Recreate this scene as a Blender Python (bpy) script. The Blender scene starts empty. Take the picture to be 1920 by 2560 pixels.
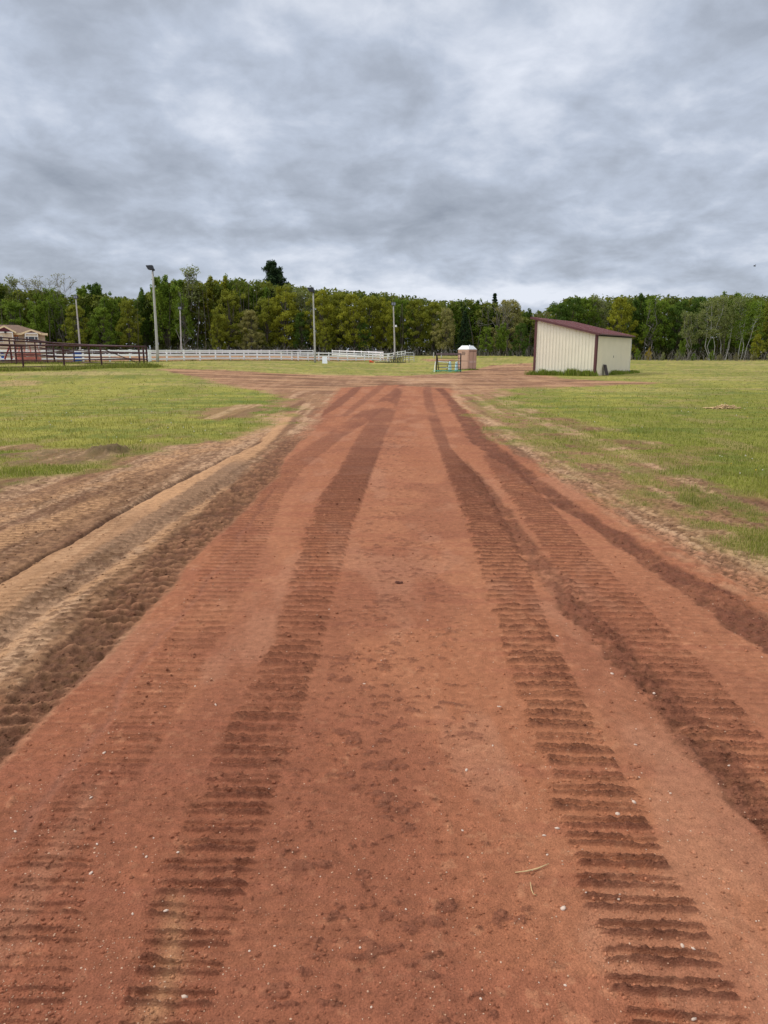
import bpy, math, random
import numpy as np
R = math.radians
scene = bpy.context.scene
COL = scene.collection
rng = np.random.default_rng(11)
random.seed(5)

# ---------------------------------------------------------------- camera
FPX, CX, CY, HC = 1775.0, 960.0, 1280.0, 1.65      # focal length in photo pixels, centre, eye height
PITCH = math.atan(400.0 / FPX)
cd = bpy.data.cameras.new("camera")
cam = bpy.data.objects.new("camera", cd); COL.objects.link(cam)
cam.location = (0, 0, HC); cam.rotation_euler = (math.pi / 2 - PITCH, 0, 0)
cd.sensor_fit = 'VERTICAL'; cd.sensor_height = 24.0; cd.lens = 24.0 * FPX / 2560.0
cd.clip_start = 0.05; cd.clip_end = 4000
scene.camera = cam
scene.view_settings.view_transform = 'Standard'; scene.view_settings.look = 'None'
scene.view_settings.exposure = 0.14; scene.view_settings.gamma = 1.0

# ---------------------------------------------------------------- sky and sun
SUN_EL, SUN_AZ = 46.0, -74.0        # azimuth clockwise from +Y
w = bpy.data.worlds.new("World"); scene.world = w; w.use_nodes = True
nt = w.node_tree; N = nt.nodes; L = nt.links; N.clear()
def nd(nt_, t, **k):
    n = nt_.nodes.new(t)
    for a, b in k.items(): setattr(n, a, b)
    return n
def mathn(op, a, b=None, c=None, clamp=False):
    n = nd(nt, 'ShaderNodeMath', operation=op); n.use_clamp = clamp
    for i, v in enumerate((a, b, c)):
        if v is None: continue
        if isinstance(v, (int, float)): n.inputs[i].default_value = v
        else: nt.links.new(v, n.inputs[i])
    return n.outputs[0]
tc = nd(nt, 'ShaderNodeTexCoord'); sep = nd(nt, 'ShaderNodeSeparateXYZ'); L.new(tc.outputs['Generated'], sep.inputs[0])
dx, dy, dz = sep.outputs
zc = mathn('ADD', mathn('MAXIMUM', dz, 0.0), 0.32)
comb = nd(nt, 'ShaderNodeCombineXYZ')
L.new(mathn('DIVIDE', dx, zc), comb.inputs[0]); L.new(mathn('DIVIDE', dy, zc), comb.inputs[1])
def wnoise(scale, detail, rough, dist=0.0, off=(0, 0, 0)):
    m = nd(nt, 'ShaderNodeMapping'); m.inputs['Location'].default_value = off; L.new(comb.outputs[0], m.inputs[0])
    n = nd(nt, 'ShaderNodeTexNoise'); L.new(m.outputs[0], n.inputs['Vector'])
    n.inputs['Scale'].default_value = scale; n.inputs['Detail'].default_value = detail
    n.inputs['Roughness'].default_value = rough; n.inputs['Distortion'].default_value = dist
    return n.outputs['Fac']
n1 = wnoise(2.3, 8, 0.50, 0.4, (3.1, 1.7, 0)); n2 = wnoise(6.0, 8, 0.56, 0.3, (8, 2, 0)); n4 = wnoise(17.0, 6, 0.58, 0.2, (4, 9, 0)); n3 = wnoise(0.8, 3, 0.5, 0, (1, 5, 0))
cl = mathn('ADD', mathn('ADD', mathn('ADD', mathn('MULTIPLY', n1, 0.50), mathn('MULTIPLY', n4, 0.10)), mathn('MULTIPLY', n2, 0.30)), mathn('MULTIPLY', n3, 0.20))
# thicker belt of cloud low over the trees, thinner cloud higher up
def bump(x, c, wd):      # gaussian
    t = mathn('DIVIDE', mathn('SUBTRACT', x, c), wd)
    return mathn('POWER', 2.718, mathn('MULTIPLY', mathn('MULTIPLY', t, t), -1.0))
belt = mathn('MULTIPLY', bump(dz, 0.165, 0.075), -0.045)
cl = mathn('ADD', mathn('ADD', cl, belt), -0.018)
def lobe(px, py, wx, wz, amp):     # a brighter or darker patch of cloud in a fixed direction of the sky
    u = (px - CX) / FPX; v = (CY - py) / FPX
    cp, sp = math.cos(PITCH), math.sin(PITCH)
    d = np.array([u, cp + v * sp, -sp + v * cp]); d /= np.linalg.norm(d)
    g = mathn('MULTIPLY', bump(dx, float(d[0]), wx), bump(dz, float(d[2]), wz))
    return mathn('MULTIPLY', g, amp)
for a in ((1440, 150, .10, .05, .085), (1250, 260, .12, .04, .05), (520, 240, .08, .08, .07), (1750, 560, .12, .03, .07), (80, 300, .10, .03, .05),
          (620, 640, .22, .025, .05), (150, 560, .12, .02, .05), (60, 190, .12, .05, -.04), (900, 420, .25, .06, -.05), (1250, 742, .16, .014, .14), (1600, 300, .2, .10, .03), (330, 380, .2, .08, .02), (1650, 735, .2, .012, .08),
          (1040, 210, .05, .03, -.04), (250, 60, .12, .05, -.03), (1500, 480, .2, .03, -.045), (700, 30, .2, .03, .03)):
    cl = mathn('ADD', cl, lobe(*a))
cr = nd(nt, 'ShaderNodeValToRGB'); L.new(cl, cr.inputs[0])
e = cr.color_ramp.elements
e[0].position = 0.36; e[0].color = (0.265, 0.298, 0.362, 1)
e[1].position = 0.68; e[1].color = (0.74, 0.78, 0.87, 1)
for p, c in ((0.42, (0.325, 0.362, 0.432, 1)), (0.48, (0.388, 0.430, 0.510, 1)), (0.55, (0.48, 0.535, 0.64, 1))):
    q = e.new(p); q.color = c
# an overcast sky is brightest overhead
zen = nd(nt, 'ShaderNodeMapRange'); zen.interpolation_type = 'SMOOTHSTEP'
L.new(dz, zen.inputs[0]); zen.inputs[1].default_value = 0.36; zen.inputs[2].default_value = 0.9; zen.inputs[3].default_value = 1.0; zen.inputs[4].default_value = 2.2
bg1 = nd(nt, 'ShaderNodeBackground'); warm = nd(nt, 'ShaderNodeMix', data_type='RGBA', blend_type='MULTIPLY'); warm.inputs[0].default_value = 1.0
wr = nd(nt, 'ShaderNodeMapRange'); L.new(dz, wr.inputs[0]); wr.inputs[1].default_value = .36; wr.inputs[2].default_value = .7
wc = nd(nt, 'ShaderNodeMix', data_type='RGBA'); L.new(wr.outputs[0], wc.inputs[0]); wc.inputs[6].default_value = (1, 1, 1, 1); wc.inputs[7].default_value = (1.05, 0.98, 0.84, 1)
L.new(cr.outputs[0], warm.inputs[6]); L.new(wc.outputs[2], warm.inputs[7]); L.new(warm.outputs[2], bg1.inputs[0])
# unseen sky to the left and behind the viewer, brightened as added fill light
side = nd(nt, 'ShaderNodeMapRange'); side.interpolation_type = 'SMOOTHSTEP'; L.new(mathn('ADD', mathn('MULTIPLY', dx, -.75), mathn('MULTIPLY', dy, -.66)), side.inputs[0])
side.inputs[1].default_value = -.15; side.inputs[2].default_value = .9; side.inputs[3].default_value = 1.0; side.inputs[4].default_value = 1.9
L.new(mathn('MULTIPLY', zen.outputs[0], side.outputs[0]), bg1.inputs[1])
sky = nd(nt, 'ShaderNodeTexSky', sky_type='NISHITA'); sky.sun_disc = False
sky.sun_elevation = R(SUN_EL); sky.sun_rotation = R(SUN_AZ)
bg2 = nd(nt, 'ShaderNodeBackground'); L.new(sky.outputs[0], bg2.inputs[0]); bg2.inputs[1].default_value = 0.08
mx = nd(nt, 'ShaderNodeMixShader'); mx.inputs[0].default_value = 0.93
L.new(bg2.outputs[0], mx.inputs[1]); L.new(bg1.outputs[0], mx.inputs[2])
out = nd(nt, 'ShaderNodeOutputWorld'); L.new(mx.outputs[0], out.inputs[0])
sl = bpy.data.lights.new("sun", 'SUN'); sl.energy = 1.9; sl.angle = R(13); sl.color = (1.0, 0.93, 0.82)
so = bpy.data.objects.new("sun", sl); COL.objects.link(so)
so.rotation_euler = (R(90 - SUN_EL), 0, R(-SUN_AZ) + math.pi)
so.rotation_euler = (R(-(90 - SUN_EL)), 0, R(-SUN_AZ))   # beam comes from the azimuth

# ---------------------------------------------------------------- helpers: numpy noise, terrain, photo pixel -> place
def _hash(ix, iy, seed):
    h = (ix.astype(np.int64) * 374761393 + iy.astype(np.int64) * 668265263 + seed * 1442695041) & 0xFFFFFFFF
    h = ((h ^ (h >> 13)) * 1274126177) & 0xFFFFFFFF
    h = h ^ (h >> 16)
    return (h & 0xFFFFFF).astype(np.float64) / 0xFFFFFF
def vnoise(x, y, seed=0):
    x0 = np.floor(x); y0 = np.floor(y); fx = x - x0; fy = y - y0
    fx = fx * fx * (3 - 2 * fx); fy = fy * fy * (3 - 2 * fy)
    a = _hash(x0, y0, seed); b = _hash(x0 + 1, y0, seed); c = _hash(x0, y0 + 1, seed); d = _hash(x0 + 1, y0 + 1, seed)
    return a + (b - a) * fx + (c - a) * fy + (a - b - c + d) * fx * fy
def fbm(x, y, octv=4, seed=0, rough=0.5):
    s = 0; a = 1; t = 0
    for i in range(octv):
        s = s + a * vnoise(x * 2 ** i + 13.7 * i, y * 2 ** i + 7.3 * i, seed + i); t += a; a *= rough
    return s / t
def S(x, a, b):
    t = np.clip((x - a) / (b - a), 0, 1); return t * t * (3 - 2 * t)
def terr(x, y):
    x = np.asarray(x, float); y = np.asarray(y, float)
    zl = 0.75 * S(-x, -4, 20) * S(y, 18, 60)
    zf = 0.85 * (1 - S(x, 22, 55)) * S(y, 75, 155)
    return zl + zf * (1 - zl)
def ray(px, py):
    u = (px - CX) / FPX; v = (CY - py) / FPX
    cp, sp = math.cos(PITCH), math.sin(PITCH)
    return np.array([u, cp + v * sp, -sp + v * cp])
def ground(px, py):                      # place on the ground seen at a photo pixel
    d = ray(px, py); t = 0.5; step = .5
    while t < 900:
        p = d * t; z = HC + p[2]
        if z < float(terr(p[0], p[1])):
            lo, hi = t - step, t
            for _ in range(30):
                m = (lo + hi) / 2; p = d * m
                if HC + p[2] < float(terr(p[0], p[1])): hi = m
                else: lo = m
            p = d * hi; return np.array([p[0], p[1], float(terr(p[0], p[1]))])
        step = max(.2, t * .01); t += step
    p = d * 900; return np.array([p[0], p[1], 0])
def at(px, Y, py=890):                       # ground place at distance Y straight under a pixel column
    d = ray(px, py); x = d[0] * Y / d[1]
    return np.array([x, Y, float(terr(x, Y))])
def hz(Y, py):                           # height of the point at distance Y seen at pixel row py
    d = ray(CX, py); return HC + d[2] / d[1] * Y
def xat(px, py, Y):
    d = ray(px, py); return d[0] / d[1] * Y
def F(x, y): return (x * 1.15733, y * 1.15733)
def flat(px, py):
    d = ray(px, py); t = -HC / d[2]; return d[0] * t, d[1] * t

def tag(o, label=None, cat=None, group=None, kind=None):
    for k, v in (('label', label), ('category', cat), ('group', group), ('kind', kind)):
        if v: o[k] = v
    return o
def empty(name, loc, label, cat, group=None, rz=0.0):
    o = bpy.data.objects.new(name, None); COL.objects.link(o); o.location = [float(v) for v in loc]; o.rotation_euler = (0, 0, rz)
    o.empty_display_size = .2
    return tag(o, label, cat, group)
def np_mesh(name, V, Fc, mats, colors=None, smooth=False, matidx=None):
    me = bpy.data.meshes.new(name); V = np.asarray(V, np.float32); Fc = np.asarray(Fc, np.int32); k = Fc.shape[1]
    me.vertices.add(len(V)); me.vertices.foreach_set('co', V.ravel())
    me.loops.add(Fc.size); me.loops.foreach_set('vertex_index', Fc.ravel())
    me.polygons.add(len(Fc)); me.polygons.foreach_set('loop_start', np.arange(0, Fc.size, k, dtype=np.int32))
    if matidx is not None: me.polygons.foreach_set('material_index', np.asarray(matidx, np.int32))
    me.polygons.foreach_set('use_smooth', np.full(len(Fc), smooth))
    if colors is not None:
        c = np.ones((len(V), 4), np.float32); c[:, :3] = colors
        a = me.color_attributes.new('Col', 'FLOAT_COLOR', 'POINT'); a.data.foreach_set('color', c.ravel())
    me.update(); me.validate()
    for m in (mats if isinstance(mats, (list, tuple)) else [mats]): me.materials.append(m)
    return me
def link(name, me, parent=None):
    o = bpy.data.objects.new(name, me); COL.objects.link(o)
    if parent is not None: o.parent = parent
    return o
class MB:
    def __init__(s): s.v = []; s.f = []
    def add(s, V, Fs):
        b = len(s.v); s.v += [tuple(float(c) for c in p) for p in V]; s.f += [tuple(b + i for i in f) for f in Fs]; return s
    def hexa(s, P):   # 8 points: bottom ring 0-3, top ring 4-7
        return s.add(P, [(3, 2, 1, 0), (4, 5, 6, 7), (0, 1, 5, 4), (1, 2, 6, 5), (2, 3, 7, 6), (3, 0, 4, 7)])
    def box(s, c, sz, rz=0.0):
        x, y, z = [v / 2 for v in sz]; ca, sa = math.cos(rz), math.sin(rz)
        P = [(c[0] + px * ca - py * sa, c[1] + px * sa + py * ca, c[2] + pz) for pz in (-z, z) for px, py in ((-x, -y), (x, -y), (x, y), (-x, y))]
        return s.hexa(P)
    def beam(s, p0, p1, wd, ht, up=(0, 0, 1)):
        p0 = np.array(p0, float); p1 = np.array(p1, float); d = p1 - p0; d /= np.linalg.norm(d)
        r = np.cross(d, up); n = np.linalg.norm(r)
        r = r / n if n > 1e-6 else np.array([1., 0, 0]); u = np.cross(r, d)
        P = [p + r * a * wd / 2 + u * b * ht / 2 for p in (p0, p1) for a, b in ((-1, -1), (1, -1), (1, 1), (-1, 1))]
        return s.hexa(P)
    def tube(s, pts, rad, n=8, cap=True):
        pts = [np.array(p, float) for p in pts]
        if isinstance(rad, (int, float)): rad = [rad] * len(pts)
        b = len(s.v); V = []; Fs = []
        for i, p in enumerate(pts):
            d = pts[min(i + 1, len(pts) - 1)] - pts[max(i - 1, 0)]; d = d / (np.linalg.norm(d) + 1e-9)
            a = np.array([0, 0, 1.]) if abs(d[2]) < .9 else np.array([1., 0, 0])
            r = np.cross(d, a); r /= np.linalg.norm(r); u = np.cross(r, d)
            for k in range(n):
                t = 2 * math.pi * k / n; V.append(p + (r * math.cos(t) + u * math.sin(t)) * rad[i])
        for i in range(len(pts) - 1):
            for k in range(n):
                k2 = (k + 1) % n; Fs.append((i * n + k, i * n + k2, (i + 1) * n + k2, (i + 1) * n + k))
        if cap: Fs.append(tuple(range(n))[::-1]); Fs.append(tuple((len(pts) - 1) * n + k for k in range(n)))
        return s.add(V, Fs)
    def build(s, name, mat, parent=None, smooth=False, bevel=0.0):
        o_ = np.array(parent.location) if parent is not None else np.zeros(3)
        V = s.v
        if parent is not None:
            rz = parent.rotation_euler[2]; pr = parent
            off = np.array(pr.location); gp = pr.parent
            while gp is not None: off = off + np.array(gp.location); gp = gp.parent
            V = [tuple(np.array(p) - off) for p in s.v]
        me = bpy.data.meshes.new(name); me.from_pydata(V, [], s.f); me.update()
        if smooth:
            for p in me.polygons: p.use_smooth = True
        me.materials.append(mat); o = link(name, me, parent)
        if bevel:
            m = o.modifiers.new('bevel', 'BEVEL'); m.width = bevel; m.segments = 2; m.limit_method = 'ANGLE'
        return o

# ---------------------------------------------------------------- materials
def mat(name, col, rough=0.7, metal=0.0, var=0.12, scale=6.0, bump=0.0, bscale=40.0, dirt=None, attr=False, trans=0.0, spec=0.3, stretch=(1, 1, 1)):
    m = bpy.data.materials.new(name); m.use_nodes = True; t = m.node_tree; b = t.nodes['Principled BSDF']
    b.inputs['Roughness'].default_value = rough; b.inputs['Metallic'].default_value = metal; b.inputs['Specular IOR Level'].default_value = spec
    tc = t.nodes.new('ShaderNodeTexCoord'); mp = t.nodes.new('ShaderNodeMapping'); mp.inputs['Scale'].default_value = stretch
    t.links.new(tc.outputs['Object'], mp.inputs[0])
    n = t.nodes.new('ShaderNodeTexNoise'); n.inputs['Scale'].default_value = scale; n.inputs['Detail'].default_value = 6; n.inputs['Roughness'].default_value = .65
    t.links.new(mp.outputs[0], n.inputs['Vector'])
    mr = t.nodes.new('ShaderNodeMapRange'); mr.inputs[1].default_value = .3; mr.inputs[2].default_value = .7; mr.inputs[3].default_value = 1 - var; mr.inputs[4].default_value = 1 + var
    t.links.new(n.outputs['Fac'], mr.inputs[0])
    mu = t.nodes.new('ShaderNodeVectorMath'); mu.operation = 'SCALE'
    if attr:
        a = t.nodes.new('ShaderNodeAttribute'); a.attribute_name = 'Col'; t.links.new(a.outputs['Color'], mu.inputs[0])
    else: mu.inputs[0].default_value = col[:3]
    t.links.new(mr.outputs[0], mu.inputs['Scale']); src = mu.outputs[0]
    if dirt:
        n2 = t.nodes.new('ShaderNodeTexNoise'); n2.inputs['Scale'].default_value = scale * .6; n2.inputs['Detail'].default_value = 8
        t.links.new(mp.outputs[0], n2.inputs['Vector'])
        r2 = t.nodes.new('ShaderNodeMapRange'); r2.inputs[1].default_value = dirt[1]; r2.inputs[2].default_value = dirt[1] + .12
        t.links.new(n2.outputs['Fac'], r2.inputs[0])
        mxx = t.nodes.new('ShaderNodeMix'); mxx.data_type = 'RGBA'; t.links.new(r2.outputs[0], mxx.inputs[0])
        t.links.new(src, mxx.inputs[6]); mxx.inputs[7].default_value = (*dirt[0], 1); src = mxx.outputs[2]
    t.links.new(src, b.inputs['Base Color'])
    if bump:
        nb = t.nodes.new('ShaderNodeTexNoise'); nb.inputs['Scale'].default_value = bscale; nb.inputs['Detail'].default_value = 5
        t.links.new(tc.outputs['Object'], nb.inputs['Vector'])
        bp = t.nodes.new('ShaderNodeBump'); bp.inputs['Distance'].default_value = bump; t.links.new(nb.outputs['Fac'], bp.inputs['Height']); t.links.new(bp.outputs[0], b.inputs['Normal'])
    if trans:
        tr = t.nodes.new('ShaderNodeBsdfTranslucent'); t.links.new(src, tr.inputs[0])
        ms = t.nodes.new('ShaderNodeMixShader'); ms.inputs[0].default_value = trans
        t.links.new(b.outputs[0], ms.inputs[1]); t.links.new(tr.outputs[0], ms.inputs[2]); t.links.new(ms.outputs[0], t.nodes['Material Output'].inputs[0])
    return m
M = dict(
    soil=mat('soil_and_turf', None, .95, attr=True, var=.16, scale=22, bump=.006, bscale=150, spec=.12),
    grass=mat('grass_blades', None, .7, attr=True, var=.1, scale=1.5, trans=.35, spec=.2),
    leaf=mat('leaves', None, .65, attr=True, var=.12, scale=.6, trans=.42, spec=.15),
    bark=mat('bark', (.085, .07, .055), .95, var=.35, scale=3, stretch=(1, 1, .2)),
    pale_bark=mat('pale_bark', (.42, .40, .36), .9, var=.25, scale=4, dirt=((.06, .05, .045), .6)),
    grey_bark=mat('grey_bark', (.19, .17, .15), .9, var=.3, scale=3),
    white_paint=mat('white_fence_paint', (.86, .86, .86), .5, var=.04, scale=3),
    red_pipe=mat('maroon_pipe_paint', (.060, .020, .022), .5, var=.35, scale=5, dirt=((.13, .06, .04), .62)),
    bright_red=mat('red_paint', (.30, .022, .03), .5, var=.2, scale=6),
    faded_red=mat('faded_red_paint', (.55, .17, .13), .6, var=.3, scale=3),
    pole_wood=mat('weathered_pole_wood', (.43, .41, .38), .9, var=.25, scale=2.5, stretch=(6, 6, .5), dirt=((.16, .11, .08), .62)),
    lamp_black=mat('dark_lamp_housing', (.035, .036, .042), .45, metal=.2, var=.2),
    lamp_glass=mat('lamp_glass', (.20, .21, .24), .15, var=.1, spec=.6),
    shed_tan=mat('tan_shed_steel', (.80, .735, .575), .5, var=.04, scale=1.2, dirt=((.60, .54, .41), .72)),
    shed_red=mat('burgundy_trim_steel', (.115, .045, .045), .45, var=.12, scale=3),
    roof_red=mat('burgundy_roof_steel', (.20, .082, .080), .45, metal=.0, var=.12, scale=1.5),
    dark=mat('dark_interior', (.02, .018, .016), .9),
    mat_board=mat('dark_rubber_mat', (.045, .032, .03), .8, var=.3, scale=8),
    black=mat('black_tar_paper', (.03, .03, .03), .8, var=.3),
    potty=mat('faded_tan_plastic', (.54, .335, .245), .55, var=.07, scale=2),
    potty_dark=mat('dark_plastic_seam', (.13, .075, .06), .6),
    potty_light=mat('light_tan_plastic', (.60, .42, .34), .55, var=.1, scale=9),
    white_plastic=mat('white_plastic', (.84, .85, .86), .45, var=.03),
    blue_plastic=mat('pale_blue_plastic', (.46, .66, .68), .4, var=.12, scale=5),
    barrel_blue=mat('blue_barrel_plastic', (.02, .12, .45), .4, var=.1),
    net=mat('green_netting', (.09, .42, .27), .6, var=.25, scale=20),
    lit_brown=mat('lit_brown_steel', (.15, .10, .105), .45, var=.3),  # lighter copy of the frame steel, top-edge highlight put into its colour
    frame_brown=mat('dark_brown_steel', (.032, .018, .018), .45, var=.3),
    steel=mat('bare_aluminium', (.55, .55, .56), .35, metal=.6, var=.1),
    black_steel=mat('black_steel', (.025, .024, .024), .5, var=.2),
    orange=mat('orange_cone_plastic', (.80, .10, .03), .5, var=.1),
    siding=mat('tan_house_siding', (.62, .52, .37), .7, var=.05, scale=2),
    cream=mat('cream_fascia', (.82, .66, .40), .6, var=.05),
    shingle=mat('brown_shingles', (.165, .105, .075), 1.0, var=.4, scale=5, stretch=(1, 1, 3)),
    gable=mat('maroon_gable_siding', (.115, .028, .038), .7, var=.1),
    osb=mat('orange_sheathing_board', (.62, .27, .10), .8, var=.15, scale=8),
    glass=mat('dark_window_glass', (.015, .017, .02), .08, spec=.7),
    trimw=mat('white_trim', (.80, .78, .72), .6, var=.03),
    stone=mat('pale_stone', (.56, .43, .35), .85, var=.35, scale=60),
    straw=mat('dry_straw', (.50, .35, .18), .85, var=.25, scale=20),
    clod=mat('dirt_clod', None, .95, attr=True, var=.2, scale=60, spec=.1),
    bird=mat('dark_feathers', (.02, .02, .025), .8),
    log=mat('split_wood', (.20, .14, .10), .9, var=.3),
)

# ---------------------------------------------------------------- ground and dirt road: one height field, split at the turf edge
def G(x, y): return (700 + .36166 * x, 920 + .36166 * y)
def conv(rows, k):
    f = F if k == 'F' else G
    return [(f(a, y)[0], f(b, y)[0], f(0, y)[1]) for y, a, b in rows]      # (xl, xr, y) in photo pixels
class Strip:
    """a wheel or track mark on the ground, stored as left and right edge at each distance"""
    def __init__(s, rows):
        T = []
        for xl, xr, py in rows:
            p = ground(xl, py); q = ground(xr, py); T.append(((p[1] + q[1]) / 2, p[0], q[0]))
        T.sort(); y, a, b = [np.array(v) for v in zip(*T)]
        if y[0] < 14 and len(y) > 2:   # carry on towards the viewer
            yy = y[0] - 6; k = (y[0] - yy) / (y[2] - y[0])
            a = np.r_[a[0] - (a[2] - a[0]) * k, a]; b = np.r_[b[0] - (b[2] - b[0]) * k, b]; y = np.r_[yy, y]
        s.y, s.a, s.b = y, a, b
    def ev(s, X, Y, soft=.03, nz=.03, seed=1, ns=3.0):
        xl = np.interp(Y, s.y, s.a); xr = np.interp(Y, s.y, s.b)
        n = (fbm(X * ns, Y * ns, 4, seed) - .5) * 2 * nz
        sf = soft * (1 + Y * .04)
        d = np.minimum(X - xl + n, xr - X - n * .7)
        m = S(d, -sf, sf) * S(Y, s.y[0] - .1, s.y[0]) * (1 - S(Y, s.y[-1] - .5, s.y[-1] + .5))
        return m, (X - xl) / np.maximum(xr - xl, 1e-3)
ST = dict(
 T1=Strip(conv([(2182, 250, 465), (2027, 300, 505), (1877, 355, 550), (1707, 430, 605), (1557, 495, 650), (1387, 585, 700), (1250, 625, 735), (1150, 655, 760), (1080, 688, 785), (1010, 735, 808)], 'F') + conv([(440, 560, 740), (330, 640, 790), (250, 735, 815), (170, 795, 845), (112, 825, 872)], 'G')),
 T2=Strip(conv([(2182, 1324, 1604), (2027, 1274, 1539), (1877, 1224, 1454), (1707, 1174, 1374), (1557, 1129, 1284), (1387, 1074, 1199), (1250, 1040, 1150), (1150, 1008, 1105), (1050, 975, 1048)], 'F') + conv([(550, 1090, 1175), (440, 1055, 1140), (330, 1020, 1092), (240, 998, 1062), (170, 990, 1048), (122, 1000, 1042)], 'G')),
 T3=Strip(conv([(2182, -60, 150), (1877, 15, 200), (1707, 140, 290), (1557, 250, 380), (1387, 350, 475), (1250, 420, 545), (1150, 480, 590), (1080, 520, 610), (1010, 590, 660)], 'F') + conv([(480, 300, 440), (380, 430, 600), (300, 560, 700), (240, 660, 765), (180, 745, 830), (130, 810, 862)], 'G')),
 D2=Strip(conv([(470, 60, 110), (430, 100, 190), (330, 215, 300), (260, 340, 430), (180, 450, 522), (100, 548, 592)], 'G')),
 D3=Strip(conv([(330, 420, 470), (230, 540, 600), (150, 640, 705), (105, 705, 750)], 'G')),
 T4f=Strip(conv([(1800, 1650, 1730), (1740, 1585, 1680), (1640, 1490, 1590), (1540, 1405, 1490), (1440, 1320, 1400), (1340, 1230, 1300), (1220, 1135, 1190), (1080, 1042, 1080), (1000, 985, 1012)], 'F')),
 T4=Strip(conv([(1800, 1640, 1860), (1690, 1545, 1760), (1600, 1460, 1659), (1530, 1400, 1605), (1420, 1310, 1500), (1320, 1250, 1402), (1220, 1185, 1302), (1130, 1130, 1226), (1040, 1072, 1142), (985, 1040, 1100)], 'F')),
 T5=Strip(conv([(1500, 1760, 1900), (1410, 1640, 1790), (1335, 1550, 1659), (1285, 1480, 1586), (1225, 1400, 1465), (1155, 1295, 1345), (1100, 1215, 1262), (1050, 1145, 1185), (1030, 1122, 1160)], 'F') + conv([(500, 1305, 1470), (400, 1250, 1370), (300, 1188, 1290), (220, 1150, 1205), (140, 1072, 1130)], 'G')),
 T6=Strip(conv([(1900, -330, -150), (1662, -120, 0), (1600, -60, 52), (1512, 20, 140), (1470, 60, 185), (1382, 140, 260), (1320, 200, 320), (1200, 330, 430), (1155, 375, 475), (1075, 465, 555), (1020, 540, 605), (975, 590, 640), (950, 612, 650)], 'F')),
 T7=Strip(conv([(1560, -330, -170), (1400, -70, 0), (1330, 20, 85), (1240, 135, 210), (1130, 300, 370), (1090, 360, 430), (1045, 430, 500), (1000, 500, 545)], 'F')),
 S1=Strip(conv([(1560, -520, -330), (1340, -110, 0), (1250, 10, 125), (1180, 145, 250), (1120, 245, 350), (1060, 360, 450), (1000, 478, 535), (955, 560, 590), (900, 615, 635)], 'F')),
 RUT=Strip(conv([(1500, -400, -380), (1260, -15, 0), (1175, 140, 155), (1105, 262, 275), (1035, 394, 404), (985, 496, 504), (955, 562, 568)], 'F')),
 S2=Strip(conv([(1500, -130, -50), (1430, -45, 0), (1300, 110, 150), (1190, 275, 320), (1120, 350, 400), (1090, 420, 470), (1050, 490, 530)], 'F')),
 S0=Strip(conv([(1300, -330, -170), (1190, -60, 0), (1150, 0, 85), (1110, 120, 190), (1075, 200, 262)], 'F')),
 S00=Strip(conv([(1120, -30, 30), (1060, 130, 180), (1020, 250, 330), (985, 330, 420), (960, 440, 520), (925, 540, 600), (890, 590, 640)], 'F')),
 Lr=Strip(conv([(90, 1185, 1232), (200, 1192, 1236), (250, 1225, 1262), (330, 1370, 1410), (400, 1500, 1560), (460, 1590, 1640)], 'G') + conv([(975, 1155, 1172), (1030, 1250, 1266), (1105, 1385, 1410), (1220, 1600, 1640), (1330, 1800, 1860)], 'F')),
 Lr2=Strip(conv([(1000, 1140, 1146), (1060, 1240, 1250), (1155, 1370, 1392), (1250, 1520, 1560), (1330, 1640, 1690)], 'F')),
 K1=Strip(conv([(2000, -130, -112), (1822, 24, 40), (1622, 182, 195), (1447, 287, 297), (1320, 397, 404), (1220, 472, 478), (1110, 553, 558), (1060, 590, 594)], 'F')),
 Y1=Strip(conv([(2212, 325, 352), (2100, 345, 372), (2000, 352, 378), (1900, 372, 395), (1850, 385, 400)], 'F')),
)
def poly(pts, k='F'):
    f = F if k == 'F' else (G if k == 'G' else (lambda a, b: (a, b)))
    return [tuple(ground(*f(x, y))[:2]) for x, y in pts]
RED = poly([(-330, 2000), (0, 1662), (60, 1598), (140, 1512), (185, 1470), (260, 1382), (320, 1320), (430, 1200), (475, 1155), (555, 1075), (600, 1030), (625, 985), (655, 950), (688, 915), (705, 885), (720, 858), (738, 838), (850, 832), (972, 838), (985, 860), (1003, 895), (1060, 960), (1120, 995), (1185, 1030), (1280, 1080), (1355, 1135), (1530, 1235), (1659, 1310), (2000, 1500), (2600, 1900)])
RED = [(-14, -40), (-3.2, -3), (-3.0, 0)] + [RED[0]] + RED[1:] + [(6, 0), (14, -40)]
TURF_L = poly([(-900, 1230), (-300, 1110), (0, 1052), (100, 1030), (150, 1020), (285, 980), (350, 960), (430, 947), (490, 947), (565, 927), (600, 897), (622, 872), (596, 849), (505, 832), (430, 815), (340, 797), (480, 799), (600, 807), (750, 811), (880, 812), (980, 806), (1035, 796), (1062, 789), (1150, 784), (1152, 806), (1215, 818), (1400, 826), (1400, 829), (1300, 832), (1150, 837), (1070, 845), (1050, 860), (1065, 885), (1090, 905), (1155, 945), (1220, 975), (1300, 1020), (1400, 1060), (1530, 1110), (1659, 1170), (2000, 1300), (2600, 1560)])
DIRT = [(-60, -40), (-40, 0)] + TURF_L + [(40, 0), (60, -40)]
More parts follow.
